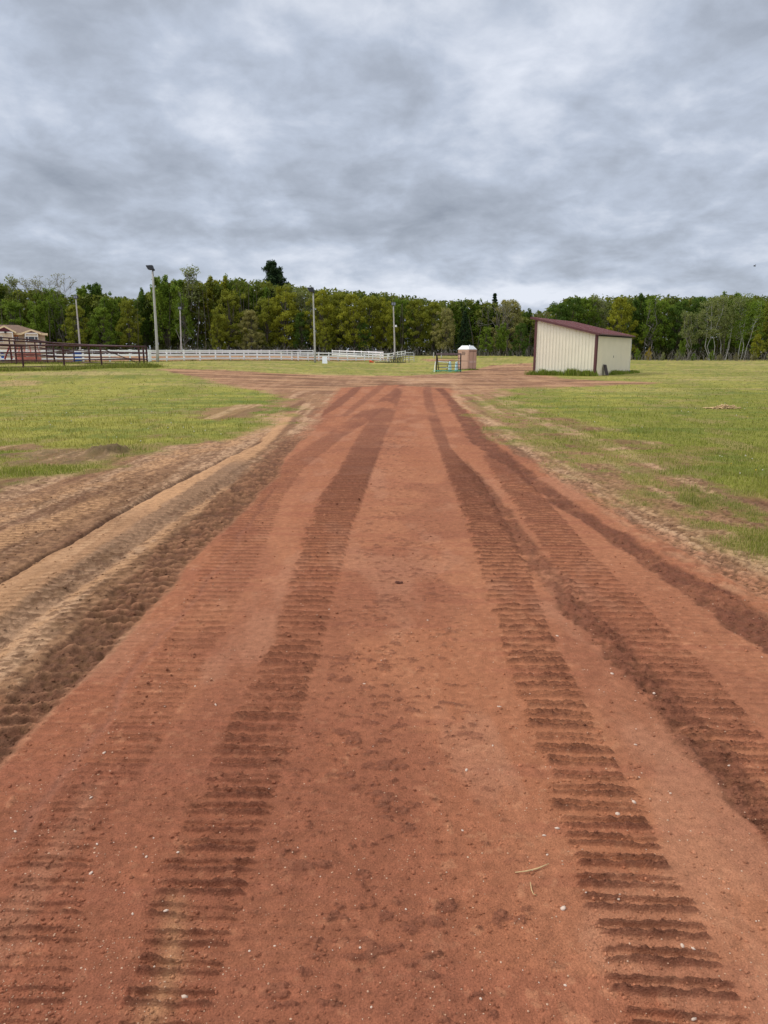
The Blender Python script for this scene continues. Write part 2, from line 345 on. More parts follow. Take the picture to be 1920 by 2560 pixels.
def sdist(P, X, Y):       # signed distance, positive inside
    P = np.array(P); d2 = np.full(X.shape, 1e18); ins = np.zeros(X.shape, bool); n = len(P)
    for i in range(n):
        a = P[i]; b = P[(i + 1) % n]; ex, ey = b - a; wx = X - a[0]; wy = Y - a[1]
        t = np.clip((wx * ex + wy * ey) / (ex * ex + ey * ey + 1e-12), 0, 1)
        d2 = np.minimum(d2, (wx - ex * t) ** 2 + (wy - ey * t) ** 2)
        c = ((a[1] <= Y) & (b[1] > Y)) | ((b[1] <= Y) & (a[1] > Y))
        ins ^= c & (wx < ex * wy / (ey if abs(ey) > 1e-9 else 1e-9))
    d = np.sqrt(d2); return np.where(ins, d, -d)
ARENA = [tuple(at(px, Y)[:2]) for px, Y in ((-300, 66), (375, 68.5), (660, 84), (950, 108), (1010, 122), (900, 128), (780, 150), (420, 152), (-300, 120))]
def blob(px, py, rx, ry, X, Y, seed, k='F', nz=.5):
    c = ground(*(F(px, py) if k == 'F' else (px, py)))
    a = ground(*(F(px + rx, py) if k == 'F' else (px + rx, py)))[0] - c[0]
    y2 = ground(*(F(px, py - ry) if k == 'F' else (px, py - ry)))[1] - c[1]
    d = np.sqrt(((X - c[0]) / a) ** 2 + ((Y - c[1]) / y2) ** 2) + (fbm(X * 2.2 / max(a, .2), Y * 2.2 / max(a, .2), 4, seed) - .5) * nz * 2
    return 1 - S(d, .75, 1.15)
C = lambda *a: np.array(a, float)
def mixc(c, col, m): return c + (np.asarray(col) - c) * np.clip(m, 0, 1)[..., None]
def field(X, Y):
    """height and surface colour of the ground, and how much of it is turf"""
    z = terr(X, Y)
    nf = S(Y, 30, 8)                                   # fine relief only where it can be seen
    sd = sdist(DIRT, X, Y); edge = (fbm(X * .9, Y * .9, 5, 40) - .5)
    wide = np.where(X > 0, 2.1, .8) * S(Y, 60, 10) + .25
    turf = 1 - S(sd + edge * wide * 2.6 + (fbm(X * 4, Y * 3, 4, 41) - .5) * wide * 1.1, -wide, wide * .45)
    for b in ((145, 985, 130, 17, 51), (30, 968, 70, 8, 52), (500, 888, 75, 14, 53), (1470, 1042, 75, 16, 54), (1340, 960, 95, 12, 55), (1250, 925, 45, 5, 56), (1560, 1100, 150, 26, 57)):
        turf = turf * (1 - .8 * blob(*b[:4], X, Y, b[4]))
    ar = S(sdist(ARENA, X, Y), .2, 1.2); turf = turf * (1 - ar * .93)
    for b in ((1100, 900, 45, 3.2, 61),): turf = turf * (1 - blob(*b[:4], X, Y, b[4], k='px', nz=.2))
    red = S(sdist(RED, X, Y) + (fbm(X * 1.3, Y * 1.3, 4, 43) - .5) * (.25 + .45 * (X > 0)) * (.4 + S(Y, 3, 20)), -.05, .05) * S(Y, -60, -50)
    n1 = fbm(X * .7, Y * .5, 5, 3); n2 = fbm(X * 5, Y * 5, 5, 7); n3 = fbm(X * 26, Y * 26, 4, 9); n4 = fbm(X * 2, Y * .25, 4, 17); n5 = fbm(X * 90, Y * 90, 2, 19)
    st = fbm(X * 1.2, Y * 9, 4, 23)
    turf = turf * (1 - red)
    sp_ = S(sd, 3.4, .4) * (X > 0) * (1 - red) * S(Y, 30, 22) * S(fbm(X * 2.6, Y * 2.2, 5, 47), .36, .62) * .62 * S(sdist(RED, X, Y), -.3, -.9)
    turf = np.maximum(turf, sp_)
    # colours
    c = np.zeros(X.shape + (3,)) + C(.275, .148, .080)
    c = mixc(c, C(.45, .275, .165), S(fbm(X * 3.2, Y * .22, 5, 31), .45, .58) * .85)      # drier streaks along the wheel tracks
    c = mixc(c, C(.145, .066, .038), S(fbm(X * 3.6 + 9, Y * .3, 5, 32), .54, .64) * .7)
    c = mixc(c, C(.15, .075, .042), S(n2, .55, .72) * .55)
    c = mixc(c, C(.46, .31, .19), S(n3, .60, .75) * .35 * S(n1, .35, .6))
    cross = S(Y, 24, 34)
    c = mixc(c, C(.235, .118, .068), cross * .6); c = mixc(c, C(.39, .22, .12), cross * S(fbm(X * .35, Y * 1.5, 5, 71), .44, .62) * .8)
    c = mixc(c, C(.11, .052, .030), cross * S(fbm(X * .3, Y * 1.7, 5, 72), .54, .66) * .7)
    rd = np.zeros(c.shape) + C(.308, .120, .062)
    rd = mixc(rd, C(.345, .145, .077), S(n4, .45, .62) * .6)
    rd = mixc(rd, C(.245, .084, .046), S(n1, .45, .7) * .7 * S(Y, 7, 2))
    rd = mixc(rd, C(.27, .095, .055), S(st, .53, .68) * .45)
    rd = mixc(rd, C(.44, .21, .115), S(n3, .62, .76) * .35)
    rd = mixc(rd, C(.215, .078, .045), S(fbm(X * 1.7, Y * .9, 5, 161), .56, .68) * .45); rd = mixc(rd, C(.37, .175, .105), S(fbm(X * 2.6, Y * 1.1, 5, 162), .58, .70) * .4)
    spill = S(sdist(RED, X, Y) + (fbm(X * 3, Y * 2, 4, 151) - .5) * .9, -.45, .05) * S(Y, 45, 20) * .75
    red_c = rd; c = c + (rd - c) * np.maximum(red, spill)[..., None]
    rough = .55 * (1 - red) + .12 + .25 * S(n1, .5, .7)
    h = (n1 - .5) * .03 + red * (.012 * S(Y, 30, 3))
    E = {}
    for k, s in ST.items(): E[k] = s.ev(X, Y, soft=.025 if k not in ('S00', 'S0', 'Y1', 'Lr', 'Lr2') else .06, nz={'T1': .02, 'T2': .02, 'T3': .05, 'T4': .05, 'T4f': .08, 'T5': .10, 'T6': .07, 'T7': .07, 'S1': .07, 'S2': .05, 'S0': .12, 'S00': .35, 'Y1': .05, 'Lr': .05, 'Lr2': .06}.get(k, .06), seed=hash_(k))
    nr = 1 - red
    rough = rough + .9 * (X > 0) * S(sdist(RED, X, Y), .25, -.05) * (1 - turf)
    rough = rough * (1 - .85 * E['S1'][0]) * (1 - .6 * E['S2'][0]) * (1 - .5 * E['S0'][0])
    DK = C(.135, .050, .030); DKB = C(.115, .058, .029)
    tan = C(.45, .250, .130)
    c = mixc(c, tan, E['S00'][0] * nr * .8 * S(n2, .3, .6)); c = mixc(c, tan, E['S0'][0] * nr * .9); c = mixc(c, tan * 1.02, E['S1'][0] * nr * (.55 + .4 * S(n1, .35, .6)))
    c = mixc(c, tan * .95, E['S2'][0] * nr * .8 * S(n2, .25, .5)); c = mixc(c, C(.30, .18, .11), E['T7'][0] * nr * .8)
    c = mixc(c, C(.075, .042, .03), E['RUT'][0] * nr * .85)
    c = mixc(c, C(.24, .118, .066), E['T6'][0] * nr * .85)
    c = c + (red_c * .8 - c) * (spill * nr * E['T6'][0] * .6)[..., None]
    c = mixc(c, C(.27, .118, .078), E['K1'][0] * .6); c = mixc(c, DK, E['K1'][0] * S(np.abs(Y - 8.2), 1.6, .8) * .6); h = h - E['K1'][0] * .006
    c = mixc(c, C(.47, .29, .165), E['Lr'][0] * (1 - turf * .5) * (.75 - .45 * S(Y, 24, 30)) * S(n2, .25, .5)); c = mixc(c, C(.44, .25, .145), E['Lr2'][0] * .45 * S(n2, .3, .6))
    far = S(Y, 5.5, 10)  # where the relief fades, ridge shading is painted into the track colours
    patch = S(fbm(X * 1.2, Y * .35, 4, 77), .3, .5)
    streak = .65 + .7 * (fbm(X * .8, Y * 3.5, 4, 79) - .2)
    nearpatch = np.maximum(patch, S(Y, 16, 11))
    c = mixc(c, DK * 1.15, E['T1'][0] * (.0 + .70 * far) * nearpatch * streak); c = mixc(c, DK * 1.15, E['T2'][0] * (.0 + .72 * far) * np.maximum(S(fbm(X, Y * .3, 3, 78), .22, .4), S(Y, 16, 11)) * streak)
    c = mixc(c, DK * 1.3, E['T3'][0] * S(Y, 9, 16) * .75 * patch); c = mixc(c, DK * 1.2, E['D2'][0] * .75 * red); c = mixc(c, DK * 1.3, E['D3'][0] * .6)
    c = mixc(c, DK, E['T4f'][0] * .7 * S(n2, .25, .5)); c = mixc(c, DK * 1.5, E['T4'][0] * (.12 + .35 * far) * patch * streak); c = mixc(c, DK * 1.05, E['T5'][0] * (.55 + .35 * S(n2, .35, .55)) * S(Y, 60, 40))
    c = mixc(c, C(.47, .27, .14), E['Y1'][0] * .7 * S(n2, .3, .55))
    c = mixc(c, C(.52, .32, .2), S(sdist(poly([(800, 66), (1215, 68), (1232, 92), (1195, 104), (800, 108)], 'G'), X, Y), -.4, .6) * .5 * S(st, .35, .6))
    # loose crumbs down the middle of the road
    mid = S(np.abs(X - (.02 * Y - .0)) , .55, .25) * red * S(Y, 22, 10)
    mid2 = np.clip(mid * .9 + .6 * red * blob(930, 2100, 250, 260, X, Y, 91) + red * .35 * S(fbm(X * 1.1, Y * .9, 3, 97), .55, .7), 0, 1)
    ny = fbm(X * 15, Y * 34, 4, 111)
    cr = S(ny * .6 + n3 * .4 + (n2 - .5) * .35, .60, .66) * mid2
    c = mixc(c, DK * 1.15, cr * .7)
    h = h + cr * .007 * (n3 + n5 - .2)
    # track bars
    fade = S(Y, 16, 8)
    wob = (fbm(X * 4, Y * 6, 3, 5) - .5)
    def bars(m, u, pitch, amp, slope, seed, double=.38, ragged=.35, k=1.0):
        ph = (Y + slope * X) / pitch + wob * (.12 - .08 * S(Y, 2.5, 5)) + (fbm(X * 18, Y * 18, 3, seed) - .5) * (.16 - .10 * S(Y, 2.5, 5))
        i = np.floor(ph); f = ph - i
        d1 = np.abs(f - .28); d2 = np.abs(f - .28 - (double - .22 * S(Y, 3.2, 5.2)))
        sg = np.sqrt(.037 ** 2 + (.5 * 1.4 * (Y * Y + 2.7) / 2930 / pitch) ** 2)
        sh = np.exp(-(d1 / sg) ** 2) + .9 * np.exp(-(d2 / sg) ** 2)
        # flat pressed bottom between the two ridges of one bar, ends of the bars are ragged
        a = .75 + .6 * (vnoise(i * 3.1 + u * 2.2, i * 0 + seed, seed) - .1) ; a = a * (.65 + .7 * fbm(X * 9, Y * 9, 3, seed + 2)); a = a + (1.0 - a) * .6 * S(Y, 2.8, 5)
        endn = (vnoise(i * 1.7, i * 0 + 3.3, seed + 4) - .5) * ragged
        em = S(u + endn, .0, .06) * (1 - S(u - endn * .4, .95, 1.02))
        crumb = (fbm(X * 70, Y * 70, 3, seed + 9) - .4) * .9
        g = sh * a * em * m
        return amp * g * (1 + crumb) * fade, np.clip(g, 0, 1) ** (2.2 - 1.0 * S(Y, 2, 5)) * fade  # second value masks the painted ridge shading
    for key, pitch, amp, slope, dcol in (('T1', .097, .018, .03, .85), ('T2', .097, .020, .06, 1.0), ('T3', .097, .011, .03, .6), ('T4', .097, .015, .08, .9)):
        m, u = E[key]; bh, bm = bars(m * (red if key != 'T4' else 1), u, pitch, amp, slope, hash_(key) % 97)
        h = h + bh - m * .004 * nf; c = mixc(c, DK * .9, bm * dcol * .9)  # ridge shading painted dark into the damp soil colour along each bar
    # faint closer ribs of older passes
    fr = (np.exp(-((((Y + .05 * X) / .052 + wob * .5) % 1 - .5) / .16) ** 2)) * red * S(fbm(X * 1.4, Y * .35, 3, 66), .42, .6) * S(Y, 11, 5)
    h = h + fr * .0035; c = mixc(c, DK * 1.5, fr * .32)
    m, u = E['T7']; bh, bm = bars(m * nr, u, .10, .016, -.05, 12); h = h + bh - m * .01; c = mixc(c, C(.14, .08, .05), bm * .6)
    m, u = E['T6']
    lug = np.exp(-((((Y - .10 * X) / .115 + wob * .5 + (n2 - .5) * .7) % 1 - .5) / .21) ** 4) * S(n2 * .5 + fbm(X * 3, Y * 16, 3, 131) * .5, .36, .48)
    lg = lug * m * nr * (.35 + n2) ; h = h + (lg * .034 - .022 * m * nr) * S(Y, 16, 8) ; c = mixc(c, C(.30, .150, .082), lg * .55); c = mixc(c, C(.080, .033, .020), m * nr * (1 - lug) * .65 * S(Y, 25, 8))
    lug2 = np.exp(-((((Y - .2 * X) / .09 + wob * .5) % 1 - .5) / .17) ** 2) * nr * (X < 0) * (1 - .4 * E['S1'][0]) * (1 - turf) * (1 - .5 * E['S2'][0]) * S(fbm(X * 2.4, Y * .35, 3, 88), .42, .56) * S(Y, 16, 9)
    h = h + lug2 * .014 * (1 - m); c = mixc(c, DKB * .85, lug2 * .65 * (1 - m))
    m = E['T5'][0]; h = h - m * .010 * S(Y, 25, 10); rough = rough + m * 1.4 + E['T4f'][0] * 1.5 + E['T6'][0] * nr * .9
    h = h - E['RUT'][0] * .035 * nr * S(Y, 20, 10) + E['S1'][0] * nr * .02 * S(Y, 20, 10)
    cl = (n3 - .5) + .55 * np.maximum(fbm(X * 14, Y * 14, 3, 29) - .5, 0) * 2
    h = h + rough * .026 * cl * nf + (n5 - .5) * .0028 * S(Y, 6, 3) + (fbm(X * 9, Y * 9, 3, 33) - .5) * .004 * nf
    c = mixc(c, DKB * 1.0, np.clip(rough, 0, 1) * S(n3, .52, .38) * .6 * S(Y, 26, 8) * (1 - red * .6))
    c = mixc(c, C(.10, .048, .028), (1 - red) * (1 - turf) * S(fbm(X * 20, Y * 34, 4, 191), .56, .64) * .6 * S(Y, 24, 10) * (1 - .6 * E['S1'][0]))
    # fine damp specks and pale grains
    c = c * (.86 + .28 * fbm(X * 45, Y * 45, 3, 35))[..., None]
    # heap of turned earth in the lawn
    hp = blob(235, 975, 42, 9, X, Y, 58, nz=.25); h = h + hp * .13 * (.2 + 1.3 * n2) * (.6 + .8 * n3); c = mixc(c, C(.10, .06, .04), hp * .85)
    hp2 = blob(145, 985, 130, 17, X, Y, 51); c = mixc(c, C(.13, .08, .05), hp2 * .6 * S(n2, .4, .6)); h = h + hp2 * .02 * n2
    # turf
    gn = fbm(X * .35, Y * .12, 5, 81); gs = fbm(X * .12 + Y * .02, Y * 1.1, 4, 83)
    g = np.zeros(c.shape) + C(.175, .175, .030)
    g = mixc(g, C(.27, .245, .050), S(gn, .42, .62) * .8); g = mixc(g, C(.10, .135, .025), S(gs, .52, .66) * .6 * S(Y, 60, 30))
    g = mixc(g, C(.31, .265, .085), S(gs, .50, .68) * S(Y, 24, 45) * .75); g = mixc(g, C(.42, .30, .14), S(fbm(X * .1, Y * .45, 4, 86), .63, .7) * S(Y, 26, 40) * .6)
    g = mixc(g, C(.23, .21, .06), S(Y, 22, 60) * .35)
    g = mixc(g, C(.40, .25, .13), blob(20, 828, 110, 6, X, Y, 62, nz=.8) * .6)
    g = g * (.72 + .56 * fbm(X * 7, Y * 4, 4, 85))[..., None]
    g = mixc(g, C(.26, .185, .085), S(fbm(X * 1.4, Y * .8, 5, 171), .60, .70) * .5); g = mixc(g, C(.085, .125, .022), S(fbm(X * 2.1, Y * 1.2, 4, 172), .62, .72) * .5)
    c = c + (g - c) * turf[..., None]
    z = z + h * (1 - turf) + turf * (fbm(X * 1.2, Y * 1.2, 3, 44) - .5) * .03 * nf
    z = np.where(Y > 40, terr(X, Y), z)
    return z, c, turf
def hash_(k): return sum(ord(ch) * (i * 7 + 3) for i, ch in enumerate(k)) % 9973
def add_grain(m):
    t = m.node_tree; b = t.nodes['Principled BSDF']; src = b.inputs['Base Color'].links[0].from_socket; tc = t.nodes.new('ShaderNodeTexCoord')
    last = src
    for sc_, lo, hi, a_, z_ in ((190, .36, .64, .84, 1.16), (75, .62, .70, 1.0, .66), (120, .66, .72, 1.0, 1.55)):
        n = t.nodes.new('ShaderNodeTexNoise'); n.inputs['Scale'].default_value = sc_; n.inputs['Detail'].default_value = 3; n.inputs['Roughness'].default_value = .6
        mp = t.nodes.new('ShaderNodeMapping'); mp.inputs['Location'].default_value = (sc_, 3, 1); t.links.new(tc.outputs['Object'], mp.inputs[0]); t.links.new(mp.outputs[0], n.inputs['Vector'])
        r_ = t.nodes.new('ShaderNodeMapRange'); r_.inputs[1].default_value = lo; r_.inputs[2].default_value = hi; r_.inputs[3].default_value = a_; r_.inputs[4].default_value = z_
        t.links.new(n.outputs['Fac'], r_.inputs[0]); v = t.nodes.new('ShaderNodeVectorMath'); v.operation = 'SCALE'; t.links.new(last, v.inputs[0]); t.links.new(r_.outputs[0], v.inputs['Scale']); last = v.outputs[0]
    t.links.new(last, b.inputs['Base Color'])
add_grain(M['soil'])
rows = [-40., -8., 0., .5]
py = 2900.0
while py > 898: 
    d = ray(CX, py); rows.append(-HC * d[1] / d[2]); py -= 1.4
Y0 = rows[-1]; rows += [Y0 * (1.045 ** (i + 1)) for i in range(66)]
rows = np.array(rows)
t_in = np.arange(-.60, .6001, .0018); t_out = np.geomspace(.006, 3.2, 46)
tcol = np.concatenate([-.60 - t_out[::-1], t_in, .60 + t_out])
# the skirt columns also carry the sides of the field
GX = tcol[None, :] * (np.maximum(rows, 0)[:, None] + .35 + np.maximum(-rows, 0)[:, None]); GY = np.repeat(rows[:, None], len(tcol), 1)
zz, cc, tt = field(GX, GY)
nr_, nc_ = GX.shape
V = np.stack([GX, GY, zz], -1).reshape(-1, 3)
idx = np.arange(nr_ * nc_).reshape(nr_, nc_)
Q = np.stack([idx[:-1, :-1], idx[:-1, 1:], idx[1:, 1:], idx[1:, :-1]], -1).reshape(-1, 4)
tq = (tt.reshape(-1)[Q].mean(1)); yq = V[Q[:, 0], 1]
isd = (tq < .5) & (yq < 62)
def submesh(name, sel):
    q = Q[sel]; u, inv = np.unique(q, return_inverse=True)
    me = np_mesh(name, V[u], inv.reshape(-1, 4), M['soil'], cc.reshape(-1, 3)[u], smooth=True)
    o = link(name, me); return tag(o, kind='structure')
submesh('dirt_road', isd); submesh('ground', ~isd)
def gz(x, y):            # true ground height incl. relief
    z, c, t = field(np.array([[float(x)]]), np.array([[float(y)]])); return float(z[0, 0])

# ---------------------------------------------------------------- grass blades (uncountable)
def blades(n, X, Y, hgt, wid, dens, base, seed, lean=.5):
    r = np.random.default_rng(seed); z, c, t = field(X[None], Y[None]); z, t = z[0], t[0]
    keep = r.random(len(X)) < dens(t); X, Y, z, t = X[keep], Y[keep], z[keep], t[keep]; k = len(X)
    D = np.hypot(X, Y)
    cl_ = S(fbm(X * 2.3, Y * 2.3, 4, 181), .50, .68); h = hgt * (.5 + r.random(k)) * (.55 + .45 * t) * (.8 + 1.1 * cl_); wd = np.maximum(wid, D / 770 * .55) * (.6 + .7 * r.random(k))
    a = r.random(k) * 6.283; b = r.random(k) * 6.283; l = h * lean * r.random(k)
    sx, sy = np.cos(a) * wd / 2, np.sin(a) * wd / 2
    p0 = np.stack([X - sx, Y - sy, z - .004], -1); p1 = np.stack([X + sx, Y + sy, z - .004], -1)
    p2 = np.stack([X + np.cos(b) * l + sx * .35, Y + np.sin(b) * l + sy * .35, z + h], -1); p3 = np.stack([X + np.cos(b) * l - sx * .35, Y + np.sin(b) * l - sy * .35, z + h * .95], -1)
    Vv = np.stack([p0, p1, p2, p3], 1).reshape(-1, 3)
    Fq = np.arange(k * 4).reshape(k, 4)
    gn = fbm(X * .35, Y * .12, 5, 81); col = np.zeros((k, 3)) + np.array(base)
    col = mixc(col, C(.32, .300, .060), S(gn, .42, .62) * .8); col = mixc(col, C(.42, .35, .14), (r.random(k) < .12 + .45 * S(t, .9, .4)) * .85)
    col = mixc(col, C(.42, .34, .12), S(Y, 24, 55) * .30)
    col = mixc(col, C(.06, .10, .02), S(fbm(X * 1.1, Y * .8, 4, 95), .55, .7) * .22)
    col = col * (.7 + .6 * r.random(k))[:, None]
    return Vv, Fq, np.repeat(col, 4, 0)
r = np.random.default_rng(3)
nb = 520000
pyy = 905 + (1640 - 905) * r.random(nb) ** .62; dd = np.stack([((r.random(nb) * 1.25 - .125) * 1920 - CX) / FPX, (CY - pyy) / FPX], -1)
cp_, sp_ = math.cos(PITCH), math.sin(PITCH)
dy_ = cp_ + dd[:, 1] * sp_; dz_ = -sp_ + dd[:, 1] * cp_
tt_ = -HC / dz_; BX, BY = dd[:, 0] * tt_, dy_ * tt_
ok = (BY < 75); BX, BY = BX[ok], BY[ok]
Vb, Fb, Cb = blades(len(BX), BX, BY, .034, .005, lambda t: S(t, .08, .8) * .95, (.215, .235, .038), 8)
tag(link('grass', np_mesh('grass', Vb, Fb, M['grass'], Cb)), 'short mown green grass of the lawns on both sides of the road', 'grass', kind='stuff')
# (small blooms) flowers in the lawn
r = np.random.default_rng(55); k = r.choice(len(BX), 2600, replace=False); X, Y = BX[k], BY[k]; z, c, t = field(X[None], Y[None]); kp = (t[0] > .85) & (Y < 38) & (fbm(X * .3, Y * .3, 3, 501) > .47); X, Y, z = X[kp], Y[kp], z[0][kp]; n = len(X)
q = np.array([(1, 0, 0), (0, 1, 0), (-1, 0, 0), (0, -1, 0), (0, 0, 1), (0, 0, -1)], float) * .011; s_ = (.6 + .6 * r.random(n)) * (1 + Y * .02)
Vf = q[None] * s_[:, None, None] + np.stack([X, Y, z + .05], -1)[:, None]; ff = np.array([(0, 1, 4), (1, 2, 4), (2, 3, 4), (3, 0, 4), (1, 0, 5), (2, 1, 5), (3, 2, 5), (0, 3, 5)])
cf = np.where(r.random((n, 1)) < .6, C(.62, .60, .48), C(.62, .48, .05))
tag(link('lawn_flowers', np_mesh('lawn_flowers', Vf.reshape(-1, 3), (ff[None] + (np.arange(n) * 6)[:, None, None]).reshape(-1, 3), M['grass'], np.repeat(cf, 6, 0))), 'tiny pale seed heads and yellow flowers dotted over the lawn', 'flowers', kind='stuff')
# taller unmown grass along the pen, the shed and the toilet
def tall_strip(P, n, width, h, seed):
    r = np.random.default_rng(seed); P = np.array([p[:2] for p in P]); seg = r.integers(0, len(P) - 1, n); t = r.random(n)
    A = P[seg] + (P[seg + 1] - P[seg]) * t[:, None]
    return A[:, 0] + r.normal(0, width, n), A[:, 1] + r.normal(0, width, n), h * (.15 + 1.5 * fbm(A[:, 0] * 2.5, A[:, 1] * 2.5, 3, seed) ** 1.5) * (.5 + .9 * r.random(n) ** 1.5)

# ---------------------------------------------------------------- lean-to shed
def add_splash(m, hgt, col):      # mud splashed up the foot of the walls, thin and uneven
    t = m.node_tree; b = t.nodes['Principled BSDF']; src = b.inputs['Base Color'].links[0].from_socket
    tc = t.nodes.new('ShaderNodeTexCoord'); sp = t.nodes.new('ShaderNodeSeparateXYZ'); t.links.new(tc.outputs['Object'], sp.inputs[0])
    n = t.nodes.new('ShaderNodeTexNoise'); n.inputs['Scale'].default_value = 5; n.inputs['Detail'].default_value = 8; t.links.new(tc.outputs['Object'], n.inputs['Vector'])
    a = t.nodes.new('ShaderNodeMath'); a.operation = 'MULTIPLY_ADD'; t.links.new(n.outputs['Fac'], a.inputs[0]); a.inputs[1].default_value = -hgt * 2.2; t.links.new(sp.outputs[2], a.inputs[2])
    r_ = t.nodes.new('ShaderNodeMapRange'); t.links.new(a.outputs[0], r_.inputs[0]); r_.inputs[1].default_value = -hgt * .6; r_.inputs[2].default_value = -hgt * 1.5; r_.inputs[3].default_value = 0; r_.inputs[4].default_value = .6
    mx_ = t.nodes.new('ShaderNodeMix'); mx_.data_type = 'RGBA'; t.links.new(r_.outputs[0], mx_.inputs[0]); t.links.new(src, mx_.inputs[6]); mx_.inputs[7].default_value = (*col, 1); t.links.new(mx_.outputs[2], b.inputs['Base Color'])
add_splash(M['shed_tan'], .45, (.36, .24, .15)); add_splash(M['potty'], .25, (.30, .17, .11))
pN = ground(1487, 940); pR = ground(1572, 932); pN[2] = pR[2] = 0
dv = pR - pN; LEN = np.linalg.norm(dv); dv /= LEN; gv = np.array([-dv[1], dv[0], 0])     # along the low wall, along the gable wall
sl_ = ray(1334, 933); sl_ = sl_[0] / sl_[1]
GW = (sl_ * pN[1] - pN[0]) / (gv[0] - sl_ * gv[1]); pL = pN + gv * GW; pB = pR + gv * GW
zN = float(terr(pN[0], pN[1])); HLOW = hz(pN[1], 836); HHIGH = hz(pL[1], 799)
shed = empty('shed', (*pN[:2], zN), 'tan metal lean-to shed with burgundy trim and sloping roof beside the dirt road', 'shed')
def P3(p, z): return np.array([p[0], p[1], z])
b = MB(); th = .06
def wallq(b, p, q, z1, z2, inn):
    i = np.array(inn) * th
    b.hexa([P3(p, -.1), P3(q, -.1), P3(q + i, -.1), P3(p + i, -.1), P3(p, z1), P3(q, z2), P3(q + i, z2), P3(p + i, z1)])
b = MB(); wallq(b, pN, pL, HLOW, HHIGH, dv)
nrib = 19
for k in range(nrib):                       # pressed ribs of the steel sheet
    t = (k + .5) / nrib; p = pN + gv * GW * t - dv * .012; zt = HLOW + (HHIGH - HLOW) * t - .05
    b.beam(P3(p, -.05), P3(p, zt), .06, .026, up=dv)
gw = b.build('gable_wall', M['shed_tan'], shed)
b = MB(); wallq(b, pN + dv * th, pR, HLOW, HLOW, gv)
for k in range(44):
    p = pN + dv * LEN * (k + .5) / 44 - gv * .009; b.beam(P3(p, -.05), P3(p, HLOW - .16), .05, .02, up=gv)
b.build('low_wall', M['shed_tan'], shed)
b = MB(); wallq(b, pR - dv * th, pB - dv * th, HLOW, HHIGH, dv); b.build('rear_gable_wall', M['shed_tan'], shed)
for t in (0.02, .34, .66, .98): p = pL + (pB - pL) * t; b = MB(); b.box((p[0], p[1], HHIGH / 2 - .1), (.16, .16, HHIGH - .1), math.atan2(dv[1], dv[0])); b.build('open_side_post', M['bark'], shed)
for p, zt, s in ((pN, HLOW, -1), (pL, HHIGH, 1)):
    b = MB()
    c = p - dv * .03 + gv * (.055 * -s if s < 0 else -.055); b.beam(P3(c, -.05), P3(c, zt - .02), .15, .07, up=dv)
    c2 = p - gv * .03 * (1 if s < 0 else -1) + dv * .045; b.beam(P3(c2, -.05), P3(c2, zt - .02), .10, .066, up=gv)
    b.build('corner_trim', M['shed_red'], shed)
b = MB(); c = pR - gv * .02; b.beam(P3(c, -.05), P3(c, HLOW - .02), .05, .05, up=gv); b.build('end_trim', M['trimw'], shed)
# roof
slope = (HHIGH - HLOW) / GW
def rz_(t): return HLOW + slope * t + .05
oh = .22
A0 = pN - dv * oh - gv * .22; A1 = pR + dv * .25 - gv * .22; B0 = pL - dv * oh + gv * .35; B1 = pB + dv * .25 + gv * .35
za, zb = rz_(-.22), rz_(GW + .35)
b = MB(); b.hexa([P3(A0, za), P3(A1, za), P3(B1, zb), P3(B0, zb), P3(A0, za + .05), P3(A1, za + .05), P3(B1, zb + .05), P3(B0, zb + .05)])
for k in range(36):
    t = (k + .5) / 36; p = A0 + (A1 - A0) * t; q = B0 + (B1 - B0) * t; b.beam(P3(p, za + .062), P3(q, zb + .062), .04, .022)
roof = b.build('roof', M['roof_red'], shed)
b = MB(); b.beam(P3(A0 - dv * .025, za - .0), P3(B0 - dv * .025, zb - .0), .05, .14)
b.build('rake_trim', M['shed_red'], shed)
b = MB(); b.beam(P3(A0 - gv * .022, za + .015), P3(A1 - gv * .022, za + .015), .04, .075); b.build('eave_trim', M['shed_red'], shed)
b = MB(); rr = np.random.default_rng(4)
for k in range(16):                           # rafter ends and a dark band under the low eave
    p = pN + dv * LEN * (k + .5) / 16 - gv * .06; b.box((p[0], p[1], HLOW - .02), (.05, .12, .09), math.atan2(dv[1], dv[0]))
p, q = pN + dv * .1 - gv * .012, pR - dv * .05 - gv * .012; b.beam(P3(p, HLOW - .06), P3(q, HLOW - .06), .02, .11)
b.build('rafter', M['black_steel'], shed)
p = pN + dv * LEN * .47 - gv * .014; b = MB(); b.box((p[0], p[1], HLOW * .46), (.10, .03, .16), math.atan2(dv[1], dv[0])); b.build('wall_bracket', M['black_steel'], shed)
# rubber mat leaning on the low wall, black scrap at the far end
pm = pN + dv * LEN * .2 - gv * .32; pm[2] = 0
b = MB(); wdt = dv * .36; top = gv * .24 
b.hexa([P3(pm - wdt, 0), P3(pm + wdt, 0), P3(pm + wdt - gv * .04, 0), P3(pm - wdt - gv * .04, 0), P3(pm - wdt + top + dv * .1, .78), P3(pm + wdt + top + dv * .1, .74), P3(pm + wdt + top - gv * .04 + dv * .1, .74), P3(pm - wdt + top - gv * .04 + dv * .1, .78)])
tag(b.build('rubber_mat', M['mat_board'], bevel=.01), 'dark rectangular rubber mat leaning against the shed wall', 'mat')
ps = pN + dv * LEN * .86 - gv * .35; b = MB()
b.tube([P3(ps - dv * .5, .03), P3(ps - dv * .25 - gv * .1, .13), P3(ps + dv * .1, .16), P3(ps + dv * .5 - gv * .06, .05)], [.05, .07, .07, .04], 8)
tag(b.build('hose_scrap', M['black_steel'], smooth=True), 'short curved piece of black hose on the grass by the shed end', 'hose')

